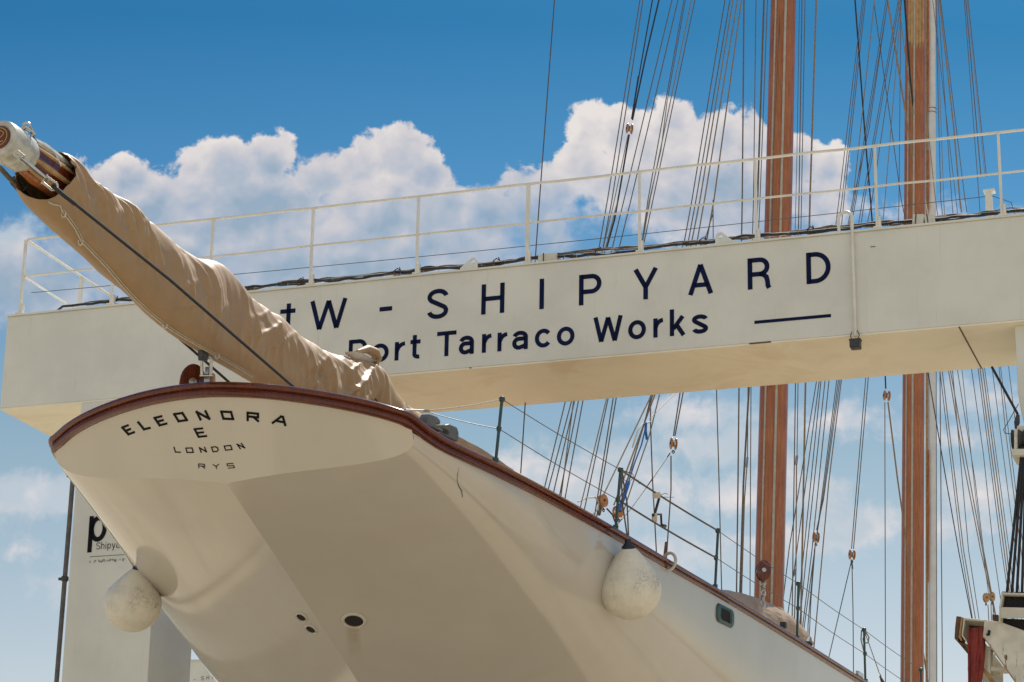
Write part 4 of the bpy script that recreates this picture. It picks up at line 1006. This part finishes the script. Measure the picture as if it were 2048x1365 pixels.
for i, (x, y, sz) in enumerate(((1526, 1168, 9), (1528, 1177, 9), (1527, 1187, 9), (1526.5, 1198, 10), (1526, 1209, 10), (1525.5, 1218, 8))):
    c = sp(x, y, .5); sz_ = sz/F*44*.85; a_ = RT if i % 2 == 0 else (FW*.9+RT*.35).normalized()
    MB().tube([c+a_*sz_*.45*math.cos(t)+Z*sz_*.72*math.sin(t) for t in np.linspace(0, 2*math.pi, 16)], .014, 8).build('chain_link', M['steel'], ch, smooth=True)
MB().box(sp(1526, 1164, .52), (RT, FW, Z), (.05, .04, .05)).build('head_fitting', M['steel'], ch, bevel=.008)

# ---- stanchions, lifelines
def onrail(px, py, inset=.05):
    d = ray(px, py); best = None
    for t in np.linspace(20, 60, 4000):
        s, o, z = sinv(CAM+d*t)
        if s < 0: continue
        e_ = abs(o-(Bf(max(s, .5))-inset))
        if best is None or e_ < best[0]: best = (e_, CAM+d*t, s, o, z)
    return best
st_px = [((1004, 799), (998, 858), (991, 926)), ((1241, 940), (1236, 1000), (1231, 1060)), ((1436, 1062), (1432, 1116), (1430, 1178)), ((1597, 1168), (1596, 1217), (1594, 1280)), ((1728, 1260), (1730, 1308), (1731, 1366)), ((1842, 1340), (1843, 1385), (1844, 1440))]
tops = []; mids = []
for i, (a, b, c) in enumerate(st_px):
    _, P, s, o, z = onrail(*c); off = o
    A = sp(a[0], a[1], off); Bm = sp(b[0], b[1], off)
    root = MB().tube([P-NZ*.02, A], .0165, 10).tube([P-NZ*.01, P+NZ*.05], .032, 12).build('stanchion', M['green'], ship, smooth=True)
    MB().lathe([(.012, -.035), (.03, -.02), (.034, 0), (.028, .022), (.01, .032)], A, NZ, 14).lathe([(.017, -.03), (.027, -.015), (.027, .015), (.017, .03)], Bm, NZ, 12).build('stanchion_eye', M['green'], root, smooth=True)
    tops.append(A); mids.append(Bm)
f0 = sp(849, 822, 1.75); f00 = sp(806, 820, 1.72)
def sagline(a, b, sag=.02, n=9): return [a+(b-a)*(i/n)-Z*sag*math.sin(math.pi*i/n) for i in range(n+1)]
for k_, lst in enumerate((tops, mids)):
    pts = [f0] + lst
    for i in range(len(pts)-1):
        th_ = .011 if i == 2 else (.0045 if i > 0 or k_ else .0065)
        MB().tube(sagline(pts[i], pts[i+1], .015), th_, 6).build('lifeline', M['rope_grey'] if i == 2 else (M['rope_white'] if i == 0 and k_ == 0 else M['wire']), ship, smooth=True)
MB().tube([f00, f0], .011, 8).tube([f0-RT*.04, f0+RT*.05], .02, 8).tube([f00-RT*.01, f00+RT*.03], .018, 8).build('turnbuckle', M['steel'], ship, smooth=True)
MB().tube([sp(724+75, 1000, 1.7)]*1+[sp(800, 1001, 1.7)], .001, 3) if False else None
# crank handle lashed to the lifelines
def spo(x, y): return sp(x, y, 2.9)
crank = MB().tube([spo(1312, 992), spo(1319, 994), spo(1309, 1030), spo(1306, 1031)], .017, 8).tube([spo(1306, 1030), spo(1322, 1029), spo(1323, 1052), spo(1331, 1052)], .014, 8).tube([spo(1330, 1053), spo(1324, 1052)], .022, 8)
co = crank.build('crank_handle', M['dark'], None, smooth=True); tag(co, 'dark steel crank handle hanging on the lifelines right of the fender', 'crank handle')
MB().box(spo(1313, 991), (RT, FW, UP), (.045, .03, .035)).build('grip', M['canvas_pale'], co, bevel=.008)
MB().box(spo(1309, 1036), (RT, FW, UP), (.03, .03, .05)).build('grip', M['canvas_pale'], co, bevel=.008)
MB().tube([spo(1318, 992), spo(1330, 987), spo(1336, 989)], .004, 4).tube([spo(1318, 994), spo(1335, 995), spo(1348, 995)], .004, 4).build('lashing', M['wire'], co)
# lashing ends on stanchion two
MB().tube([sp(1242, 940, 2.6), sp(1252, 944, 2.6), sp(1264, 947, 2.6)], .006, 5).tube([sp(1245, 943, 2.6), sp(1248, 960, 2.6), sp(1258, 965, 2.6), sp(1268, 955, 2.6), sp(1265, 948, 2.6)], .004, 5).tube([sp(1276, 960, 2.6), sp(1278, 968, 2.6), sp(1281, 964, 2.6)], .004, 5).build('lashing', M['darkrope'], ship)
# coil of line on stanchion five
hk = MB().tube([sp(1728, 1262, 3.6), sp(1723, 1262, 3.6), sp(1722, 1280, 3.6), sp(1730, 1312, 3.6), sp(1731, 1320, 3.6)], .010, 6).tube([sp(1728, 1260, 3.6), sp(1738, 1275, 3.6), sp(1736, 1286, 3.6), sp(1728, 1287, 3.6), sp(1726, 1278, 3.6), sp(1733, 1266, 3.6)], .010, 6)
hk.tube([sp(1728, 1262, 3.6), sp(1736, 1282, 3.6), sp(1758, 1345, 3.6)], .007, 6)
ho = hk.build('coiled_line', M['rope'], None, smooth=True); tag(ho, 'tan coiled line looped over the stanchion right of the blocks', 'coiled line')
MB().tube([sp(1757, 1344, 3.6), sp(1762, 1352, 3.6), sp(1760, 1356, 3.6)], .008, 6).build('snap_hook', M['steel'], ho)
MB().tube([sp(1760, 1353, 3.6), sp(1766, 1366, 3.6), sp(1770, 1372, 3.6)], [.012, .03, .03], 8).build('line_stopper', M['dark'], ho, smooth=True)
# rope end wrapped round the cap beside the right fender
_, P, s, o, z = onrail(1337, 1124, -.01)
MB().tube([P+(NO*.085*math.cos(t)+NZ*.11*math.sin(t))+H3*.02*t for t in np.linspace(-2.2, 2.6, 16)], .018, 8).build('rope_becket', M['rope_white'], ship, smooth=True)
# fairleads on the quarter
for (x, y, sc) in ((862, 843, .8), (890, 862, .9)):
    _, P, s, o, z = onrail(x, y+17, .16); P = P + NZ*-.01
    t = H3*.97+NO*.25; t.normalize()
    hrn = [(-.17, .0), (-.17, .10), (-.13, .16), (.02, .16), (.09, .13), (.10, .08), (.03, .085), (.0, .06), (.03, .03), (.15, .03), (.17, 0)]
    if x > 880: hrn = [(-u_, w_) for u_, w_ in hrn][::-1]
    MB().prism([P+t*u_*sc+NZ*(w_*sc+.02)+NO*.05 for u_, w_ in hrn], NO*-.1).build('fairlead', M['grey'], ship, bevel=.015)
# dark cleat base far right on the rail
for (x, y) in ((1619, 1283), ):
    MB().tube([sp(x-3, y+6, 3.3), sp(x, y-6, 3.3)], [.06, .03], 8).build('deck_cleat', M['dark'], ship, smooth=True)
_, P, s, o, z = onrail(1715, 1352, .0); MB().box(P+NZ*.02+NO*.03, (H3, NO, NZ), (.16, .02, .03)).build('rail_chock', M['steel'], ship, bevel=.01)

# ---- fenders
def fender(px, py, rpx, toppx, toppy, hint, label, rope_to, o_rope):
    # hang it against the hull: the depth comes from the hull surface nearby
    p, n = hint
    dist = (p-CAM).dot(FW); r = rpx/F*dist
    c = CAM + ray(px, py)*((p-CAM).dot(FW)/ray(px, py).dot(FW))
    topd = CAM + ray(toppx, toppy)*((p-CAM).dot(FW)/ray(toppx, toppy).dot(FW))
    up = (topd-c).normalized(); hgt = (topd-c).length
    e = empty('fender', c, label, 'fender', 'round fenders hung on the hull')
    prof = []
    for i in range(1, 40):
        a = -math.pi/2 + math.pi*i/40*1.0
        rr_ = r*math.cos(a); z_ = r*math.sin(a)
        if a > .42: break
        prof.append((rr_, z_))
    r0, z0 = prof[-1]; ztop = hgt*.84
    for i in range(1, 16):
        t = i/15; rr_ = .072+(r0-.072)*(1-t)**.86; prof.append((rr_, z0+(ztop-z0)*t))
    body = MB().lathe(prof, (0, 0, 0), (0, 0, 1), 56)
    q = Vector((0, 0, 1)).rotation_difference(up)
    body.v = [tuple(c + q @ Vector(v)) for v in body.v]
    bo = body.build('fender_body', M['fender'], None, smooth=True)
    # keep object space upright and centred so that the scuffs sit on the lower half
    me = bo.data
    for v in me.vertices: v.co = q.inverted() @ (v.co - c)
    for v in me.vertices: v.co.z -= 0
    s_m = Matrix.Scale(1/ (r/.36), 4)
    bo.matrix_world = Matrix.Translation(c) @ q.to_matrix().to_4x4()
    bo.parent = e; bo.matrix_parent_inverse = Matrix.Translation(c).inverted()
    MB().lathe([(.060, ztop-.03), (.079, ztop-.004), (.070, ztop+.02), (.040, ztop+.05), (.034, ztop+.085), (.026, ztop+.10)], c, up, 20).build('fender_neck', M['neck'], e, smooth=True)
    tp = c+up*(ztop+.14)
    if rope_to is not None:
        for dx in (-.012, .014):
            MB().tube([tp+RT*dx*.6, tp+(rope_to-tp)*.5+RT*dx*2.0, rope_to+RT*dx*.3], .0085, 6).build('fender_rope', M['rope_grey'], e, smooth=True)
    return e
p, n = onhull(1262, 1175)
hint = (p + n*.72, n)
tpt = sp(1243, 945, 2.65)
fender(1261, 1178, 62, 1256, 1081, hint, 'large scuffed cream fender hanging against the starboard hull side', tpt, 2.6)
# the port one hangs beyond the quarter
P = sw(3.0, -Bf(3.0)-.56, 5.7)
fender(266, 1208, 57, 281, 1126, (P, None), 'smaller grimy cream fender hanging at the hull edge before the lettered leg', sw(4.05, -Bf(4.05)-.02, Zf(4.05)), 0)

# rounded white guard on the port quarter
# traced along the port bilge, from the corner of the transom to a rounded tip
def proj(p):
    q = Vector(p)-CAM; d_ = q.dot(FW); return PW/2+F*q.dot(RT)/d_, PH/2-F*q.dot(UP)/d_
gp = []; cand = [(proj(p), p) for row in grids[-1] for p in row[:75]]
for y in range(905, 1206, 12):
    c_l = [c for c in cand if abs(c[0][1]-y) < 9]; gp.append(min(c_l, key=lambda c: c[0][0])[1])
for _ in range(4): gp = [gp[0]] + [(gp[i-1]+gp[i]*2+gp[i+1])/4 for i in range(1, len(gp)-1)] + [gp[-1]]
ng = len(gp); rad = [.007 + .013*(i/ng) + (.034*math.sin(math.pi*min(1, (i/ng-.72)/.28))**.7 if i/ng > .72 else 0) for i in range(ng)]
MB().tube(gp, rad, 14).build('quarter_guard', M['transom'], hull, smooth=True)

# ---- rigging: (points as (x, y[, offset]), radius, material)
RG = []
def rg(pts, r=.009, m='rope_grey', ext=(0, 0)):
    P = [sp(p[0], p[1], p[2] if len(p) > 2 else 0.0) for p in pts]
    if ext[0]: P = [P[0]+(P[0]-P[1]).normalized()*ext[0]] + P
    if ext[1]: P = P + [P[-1]+(P[-1]-P[-2]).normalized()*ext[1]]
    rope(P, r, m)
U_ = 8
rg([(1109, 0), (1079, 400), (1071, 513), (1050, 813), (1041, 953)], .0085, 'wire', (U_, 1))
for a in [((1280, 0), (1215, 400), (1197, 502), (1130, 806), (1088, 980)), ((1286, 0), (1224, 400), (1205, 502), (1143, 803), (1095, 985)),
          ((1344, 0), (1248, 400), (1224, 499), (1149, 803), (1106, 990)), ((1356, 0), (1262, 400), (1238, 498), (1157, 802), (1118, 997)),
          ((1368, 0), (1296, 400), (1283, 493), (1166, 801), (1129, 1003))]: rg(a, .0085, 'rope_grey', (U_, 1))
rg([(1305, 0), (1278, 152), (1263, 238)], .010, 'darkrope', (U_, 0)); rg([(1318, 0), (1290, 120), (1265, 240)], .013, 'darkrope', (U_, 0)); rg([(1277, 153), (1264, 235)], .013, 'darkrope')
rg([(1259, 270), (1236, 400), (1210, 501), (1147, 803), (1121, 1000)], .009, 'rope', (0, 1)); rg([(1258, 270), (1241, 372), (1229, 440), (1212, 501)], .013, 'darkrope'); rg([(1256, 270), (1229, 400), (1205, 503)], .007, 'rope')
rg([(1383, 0), (1300, 400), (1284, 492), (1214, 794), (1160, 1018)], .0085, 'rope', (U_, 1)); rg([(1390, 0), (1306, 400), (1287, 491), (1217, 794), (1168, 1023)], .0085, 'rope_grey', (U_, 1))
rg([(1334, 205), (1322, 300), (1299, 400), (1283, 494)], .008, 'rope'); rg([(1371, 0), (1334, 205)], .006, 'wire', (U_, 0))
rg([(1450, 0), (1384, 400), (1368, 487), (1227, 793), (1189, 1033)], .0095, 'rope_grey', (U_, 1)); rg([(1460, 0), (1392, 400), (1376, 487), (1233, 793), (1193, 1036)], .0095, 'rope_grey', (U_, 1))
rg([(1466, 0), (1400, 400), (1383, 486), (1302, 792), (1207, 990)], .0115, 'rope', (U_, 0)); rg([(1475, 0), (1409, 400), (1394, 485), (1305, 792), (1240, 1010)], .0115, 'rope', (U_, 0))
rg([(1483, 0), (1428, 400), (1413, 484), (1309, 792), (1228, 1010)], .0125, 'rope', (U_, 0)); rg([(1302, 792), (1293, 830), (1262, 940), (1232, 1015)], .009, 'rope_grey')
rg([(1426, 428), (1408, 486)], .008, 'wire'); rg([(1426, 400), (1426.5, 486)], .008, 'wire')
rg([(1319, 790), (1299, 870), (1268, 960), (1243, 1035)], .010, 'rope'); rg([(1349, 788), (1322, 815), (1299, 838)], .010, 'rope_white'); rg([(1299, 845), (1285, 848), (1275, 862), (1265, 895)], .011, 'rope_white')
rg([(1301, 792), (1301, 847), (1305, 960), (1313, 1108)], .010, 'rope_grey', (0, 1))
rg([(1360, 787), (1347, 872)], .0105, 'rope_grey', (1.2, 0)); rg([(1366, 787), (1350, 872)], .0105, 'rope_grey', (1.2, 0))
rg([(1342, 912), (1342, 980), (1333, 1114)], .0105, 'rope_grey', (0, .5)); rg([(1333, 1085), (1329, 1118)], .026, 'rust'); rg([(1340, 907), (1300, 965), (1262, 1017), (1234, 1050)], .010, 'darkrope', (0, .5))
rg([(1433, 780), (1438, 960), (1443, 1170)], .0095, 'rope_grey', (1.2, 1))
rg([(1488, 0), (1484.5, 400), (1478, 777), (1476, 965), (1473, 1190)], .0125, 'rope_grey', (U_, 1))
rg([(1512, 0), (1507, 400), (1496, 777), (1495, 920)], .0085, 'rope_grey', (U_, 0)); rg([(1495, 915), (1493, 935)], .020, 'steel'); rg([(1494, 930), (1489, 1000), (1483, 1195)], .0105, 'rope', (0, .6))
rg([(1528, 0), (1515, 400), (1498, 777), (1487, 965), (1480, 1190)], .017, 'rope_grey', (U_, 1)); rg([(1535, 0), (1520, 400), (1502, 777), (1501, 965), (1500, 1200)], .0085, 'rope_grey', (U_, 1))
rg([(1561, 0), (1547, 300), (1540, 770), (1556, 990), (1571, 1290)], .008, 'rope_grey', (U_, 0))
rg([(1604, 0), (1598, 400), (1591, 769), (1586, 1100), (1584, 1264)], .0105, 'rope_grey', (U_, 1)); rg([(1610, 0), (1603, 400), (1596, 769), (1594, 915)], .0085, 'rope_grey', (U_, 0))
rg([(1594, 912), (1592, 930)], .026, 'steel'); rg([(1593, 930), (1592, 1135), (1588, 1268)], .012, 'rope', (0, 1)); rg([(1591, 1140), (1589, 1152)], .024, 'steel')
rg([(1599, 0), (1594, 300), (1590, 480)], .006, 'wire', (U_, 0))
rg([(1632.5, 0), (1620, 400), (1611, 769), (1606, 1022), (1601, 1276)], .0175, 'rope', (U_, 1))
for a in [((1633, 763), (1578, 1100), (1571, 1160)), ((1638.5, 763), (1594, 1100), (1574, 1240)), ((1642, 762), (1608, 1100), (1592, 1255)), ((1650, 762), (1614, 1100), (1598, 1260)),
          ((1658, 761), (1624, 1100), (1603, 1272)), ((1673.6, 760), (1640, 1022), (1628, 1110), (1606, 1272)), ((1677, 760), (1645, 1000), (1629, 1100), (1616, 1250), (1616, 1285))]: rg(a, .0095, 'rope_grey', (1.2, 1))
rg([(1680, 760), (1647, 1000), (1633, 1060)], .009, 'rope_grey', (1.2, 0)); rg([(1630, 1098), (1622, 1200), (1618, 1284)], .0085, 'wire', (0, .5)); rg([(1683, 759), (1657.5, 965), (1628, 1294)], .0115, 'rope', (1.2, 1))
rg([(1731.6, 755), (1703, 1098)], .0095, 'rope_grey', (1.2, 0)); rg([(1736.6, 755), (1707, 1098)], .0095, 'rope_grey', (1.2, 0))
rg([(1702, 1126), (1680, 1220), (1657.5, 1316)], .0095, 'wire', (0, 1)); rg([(1704, 1128), (1706, 1220), (1707, 1350)], .0095, 'wire', (0, 1)); rg([(1703, 1120), (1705, 1138)], .017, 'wire')
rg([(1770.5, 753), (1771.5, 778)], .016, 'darkrope', (1.2, 0)); rg([(1769.7, 805), (1770, 965), (1771, 1362)], .0095, 'rope_grey', (0, 1)); rg([(1776, 805), (1795, 958), (1815, 1100), (1855, 1360)], .017, 'rope', (0, 1))
rg([(1710, 0), (1731, 284), (1741, 400), (1745, 452)], .0165, 'darkrope', (U_, 0))
for a in [((1725, 0), (1678, 400), (1670, 462)), ((1728, 0), (1684, 400), (1676, 461)), ((1731, 0), (1688, 400), (1682, 461)), ((1772.6, 0), (1709, 400), (1697, 458)), ((1776, 0), (1712, 400), (1701, 458)),
          ((1797, 0), (1725, 400), (1716, 457)), ((1800, 0), (1729, 400), (1721, 457)), ((1803, 0), (1744, 400), (1733, 456)), ((1770, 40), (1738, 260), (1706, 400))]: rg(a, .0085, 'rope_grey', (U_, 0))
rg([(1748, 10), (1706, 400), (1694, 460)], .011, 'rope', (U_, 0)); rg([(1748, 8), (1775, 200), (1802.5, 400), (1812, 446)], .0095, 'wire', (0, 0))
rg([(1775, 0), (1817, 264), (1839, 400), (1848, 440)], .020, 'rope', (U_, 0)); rg([(1797, 10), (1820, 180), (1832, 300), (1846, 440)], .013, 'rope', (2, 0))
rg([(1801, 88), (1798, 400), (1797, 450)], .0085, 'rope_grey', (U_, 0)); rg([(1775, 340), (1770, 400), (1765, 452)], .009, 'rope', (14, 0))
rg([(1809, 0), (1821, 165), (1829, 243)], .022, 'darkrope', (U_, 0)); rg([(1829, 243), (1830, 260)], .028, 'steel'); rg([(1830.5, 286), (1843, 360), (1856, 430)], .015, 'rope_white'); rg([(1826, 286), (1835, 360), (1842, 425)], .015, 'rope')
rg([(1831.5, 0), (1850, 200), (1871, 400), (1876, 436)], .010, 'rope', (U_, 0))
rg([(1872, 20), (1881.6, 400), (1885, 430)], .0095, 'rope_grey', (U_, 0)); rg([(1878.7, 0), (1907, 250), (1919.7, 400), (1923, 425)], .018, 'rope', (U_, 0)); rg([(1881, 0), (1930, 400), (1934, 425)], .010, 'rope_grey', (U_, 0))
rg([(1876, 0), (1903.6, 400), (1906, 428)], .0085, 'rope_grey', (U_, 0)); rg([(1873, 0), (1887.5, 400), (1889, 430)], .0085, 'rope', (U_, 0)); rg([(1877, 100), (1912, 400), (1915, 428)], .0075, 'wire', (U_, 0))
rg([(1928.5, 0), (1954, 340), (1960, 424)], .0095, 'rope_grey', (U_, 0)); rg([(1931.5, 0), (1962, 354)], .013, 'rope_grey', (U_, 0)); rg([(1936, 0), (1973, 354)], .010, 'rope_grey', (U_, 0)); rg([(1934, 0), (1970, 352)], .008, 'rope', (U_, 0))
# below the beam, right of the far mast
rg([(1880, 745), (1882, 1000), (1885, 1365)], .0115, 'rope_grey', (1.2, 2)); rg([(1872.5, 745), (1873, 1050), (1873.5, 1365)], .008, 'wire', (1.2, 2)); rg([(1858, 758), (1893, 965), (1916.8, 1100), (1944, 1240)], .0125, 'darkrope', (1.2, 1))
for a, r_, m_ in [(((1880, 744), (1922.6, 1100), (1945, 1238)), .0095, 'rope_grey'), (((1884.6, 744), (1927, 1100), (1951, 1238)), .012, 'rope'), (((1897, 742), (1928, 930), (1961, 1100), (1977, 1172)), .013, 'rope'),
               (((1901, 742), (1934, 930), (1965, 1100), (1979, 1172)), .013, 'rope'), (((1905, 741), (1937, 1100), (1958, 1238)), .0095, 'wire'), (((1915, 741), (1950, 960), (1967, 1100), (1981, 1174)), .0095, 'rope_grey'),
               (((1924, 740), (1952, 1000), (1950, 1100), (1958, 1238))[:2] + ((1968, 1120),), .008, 'wire'), (((1943, 738), (1967, 910), (1987, 1100), (2001, 1198)), .0095, 'wire'),
               (((1956, 737), (2003, 1100), (2018, 1200)), .0105, 'rope_grey'), (((1960, 737), (2008, 1100), (2021, 1200)), .014, 'rope'), (((1965, 736), (2013, 1100), (2024, 1200)), .014, 'rope'), (((1969, 736), (2018, 1100), (2030, 1200)), .0095, 'rope_grey'),
               (((1984, 735), (2031, 1100), (2040, 1200)), .0095, 'rope_grey'), (((1998, 734), (2012, 870), (2042, 1100)), .012, 'rope'), (((2001, 734), (2034, 1000), (2050, 1120)), .0095, 'wire'), (((2017, 732), (2030, 840), (2055, 1040)), .0095, 'rope_grey'),
               (((1976, 1210), (1980, 1290)), .012, 'rope'), (((1982, 1205), (1984, 1290)), .012, 'rope'), (((1986, 1210), (1989, 1290)), .012, 'rope')]: rg(a, r_, m_, (1.2 if a[0][1] < 800 else 0, 1))
rg([(1156, 1004), (1175, 996), (1190, 995), (1200, 1008)], .011, 'rope_white'); rg([(1198, 1005), (1195, 1020), (1183, 1031), (1170, 1030)], .010, 'rope_white'); rg([(1197, 1000), (1201, 1018), (1198, 1030)], .024, 'rope_grey')
rg([(1214, 1018), (1225, 1030), (1230, 1044)], .012, 'darkrope')

# blue strap
bs = MB()
def ribbon(pts, w):
    P = [sp(*p) for p in pts]; vs = []
    for i, p in enumerate(P): vs += [p-RT*w, p+RT*w, p+RT*w+FW*.006, p-RT*w+FW*.006]
    bs.add(vs, [(i*4+j, i*4+(j+1) % 4, i*4+4+(j+1) % 4, i*4+4+j) for i in range(len(P)-1) for j in range(4)])
ribbon([(1301, 842, .05), (1292, 846, .05), (1291, 862, .05), (1294, 880, .05)], .020); ribbon([(1293, 848, .06), (1283, 890, .06), (1268, 930, .06), (1257, 965, .06)], .011); ribbon([(1257, 965, .06), (1246, 1000, .06), (1237, 1022, .06)], .03)
bo = bs.build('blue_strap', M['blue']); tag(bo, 'blue webbing strap tied in the slanting ropes above the right fender', 'strap')

# ================================================================== STEEL MAST behind the far wooden mast
def pfar(px, py, y):
    d = ray(px, py); return CAM+d*((y-CAM.y)/d.y)
A = pfar(1866, 1450, 63); B = pfar(1863, 0, 63); u_ = (B-A).normalized(); base = A-u_*(A.z/u_.z)
stl = MB().tube([base, A, B, B+u_*10], [.12, .115, .108, .10], 28).build('steel_mast', M['polewhite'], None, smooth=True)
tag(stl, 'white steel mast with rust stains standing right behind the far wooden mast', 'mast')
MB().tube([pfar(1853.5, 1500, 62.95), pfar(1853.5, 0, 62.95)], .035, 10).build('mast_track', M['plank'], stl, smooth=True)
for (ya, yb) in ((0, 225), (300, 420), (900, 1165)):
    MB().tube([pfar(1856.5, ya, 62.88), pfar(1856, (ya+yb)/2, 62.88), pfar(1856.5, yb, 62.88)], [.018, .026, .012], 8).build('rust_streak', M['rustorange'], stl)
for y in (218, 226): MB().lathe([(.121, -.006), (.124, 0), (.121, .006)], pfar(1864, y, 63), u_, 24).build('mast_band', M['dark'], stl)
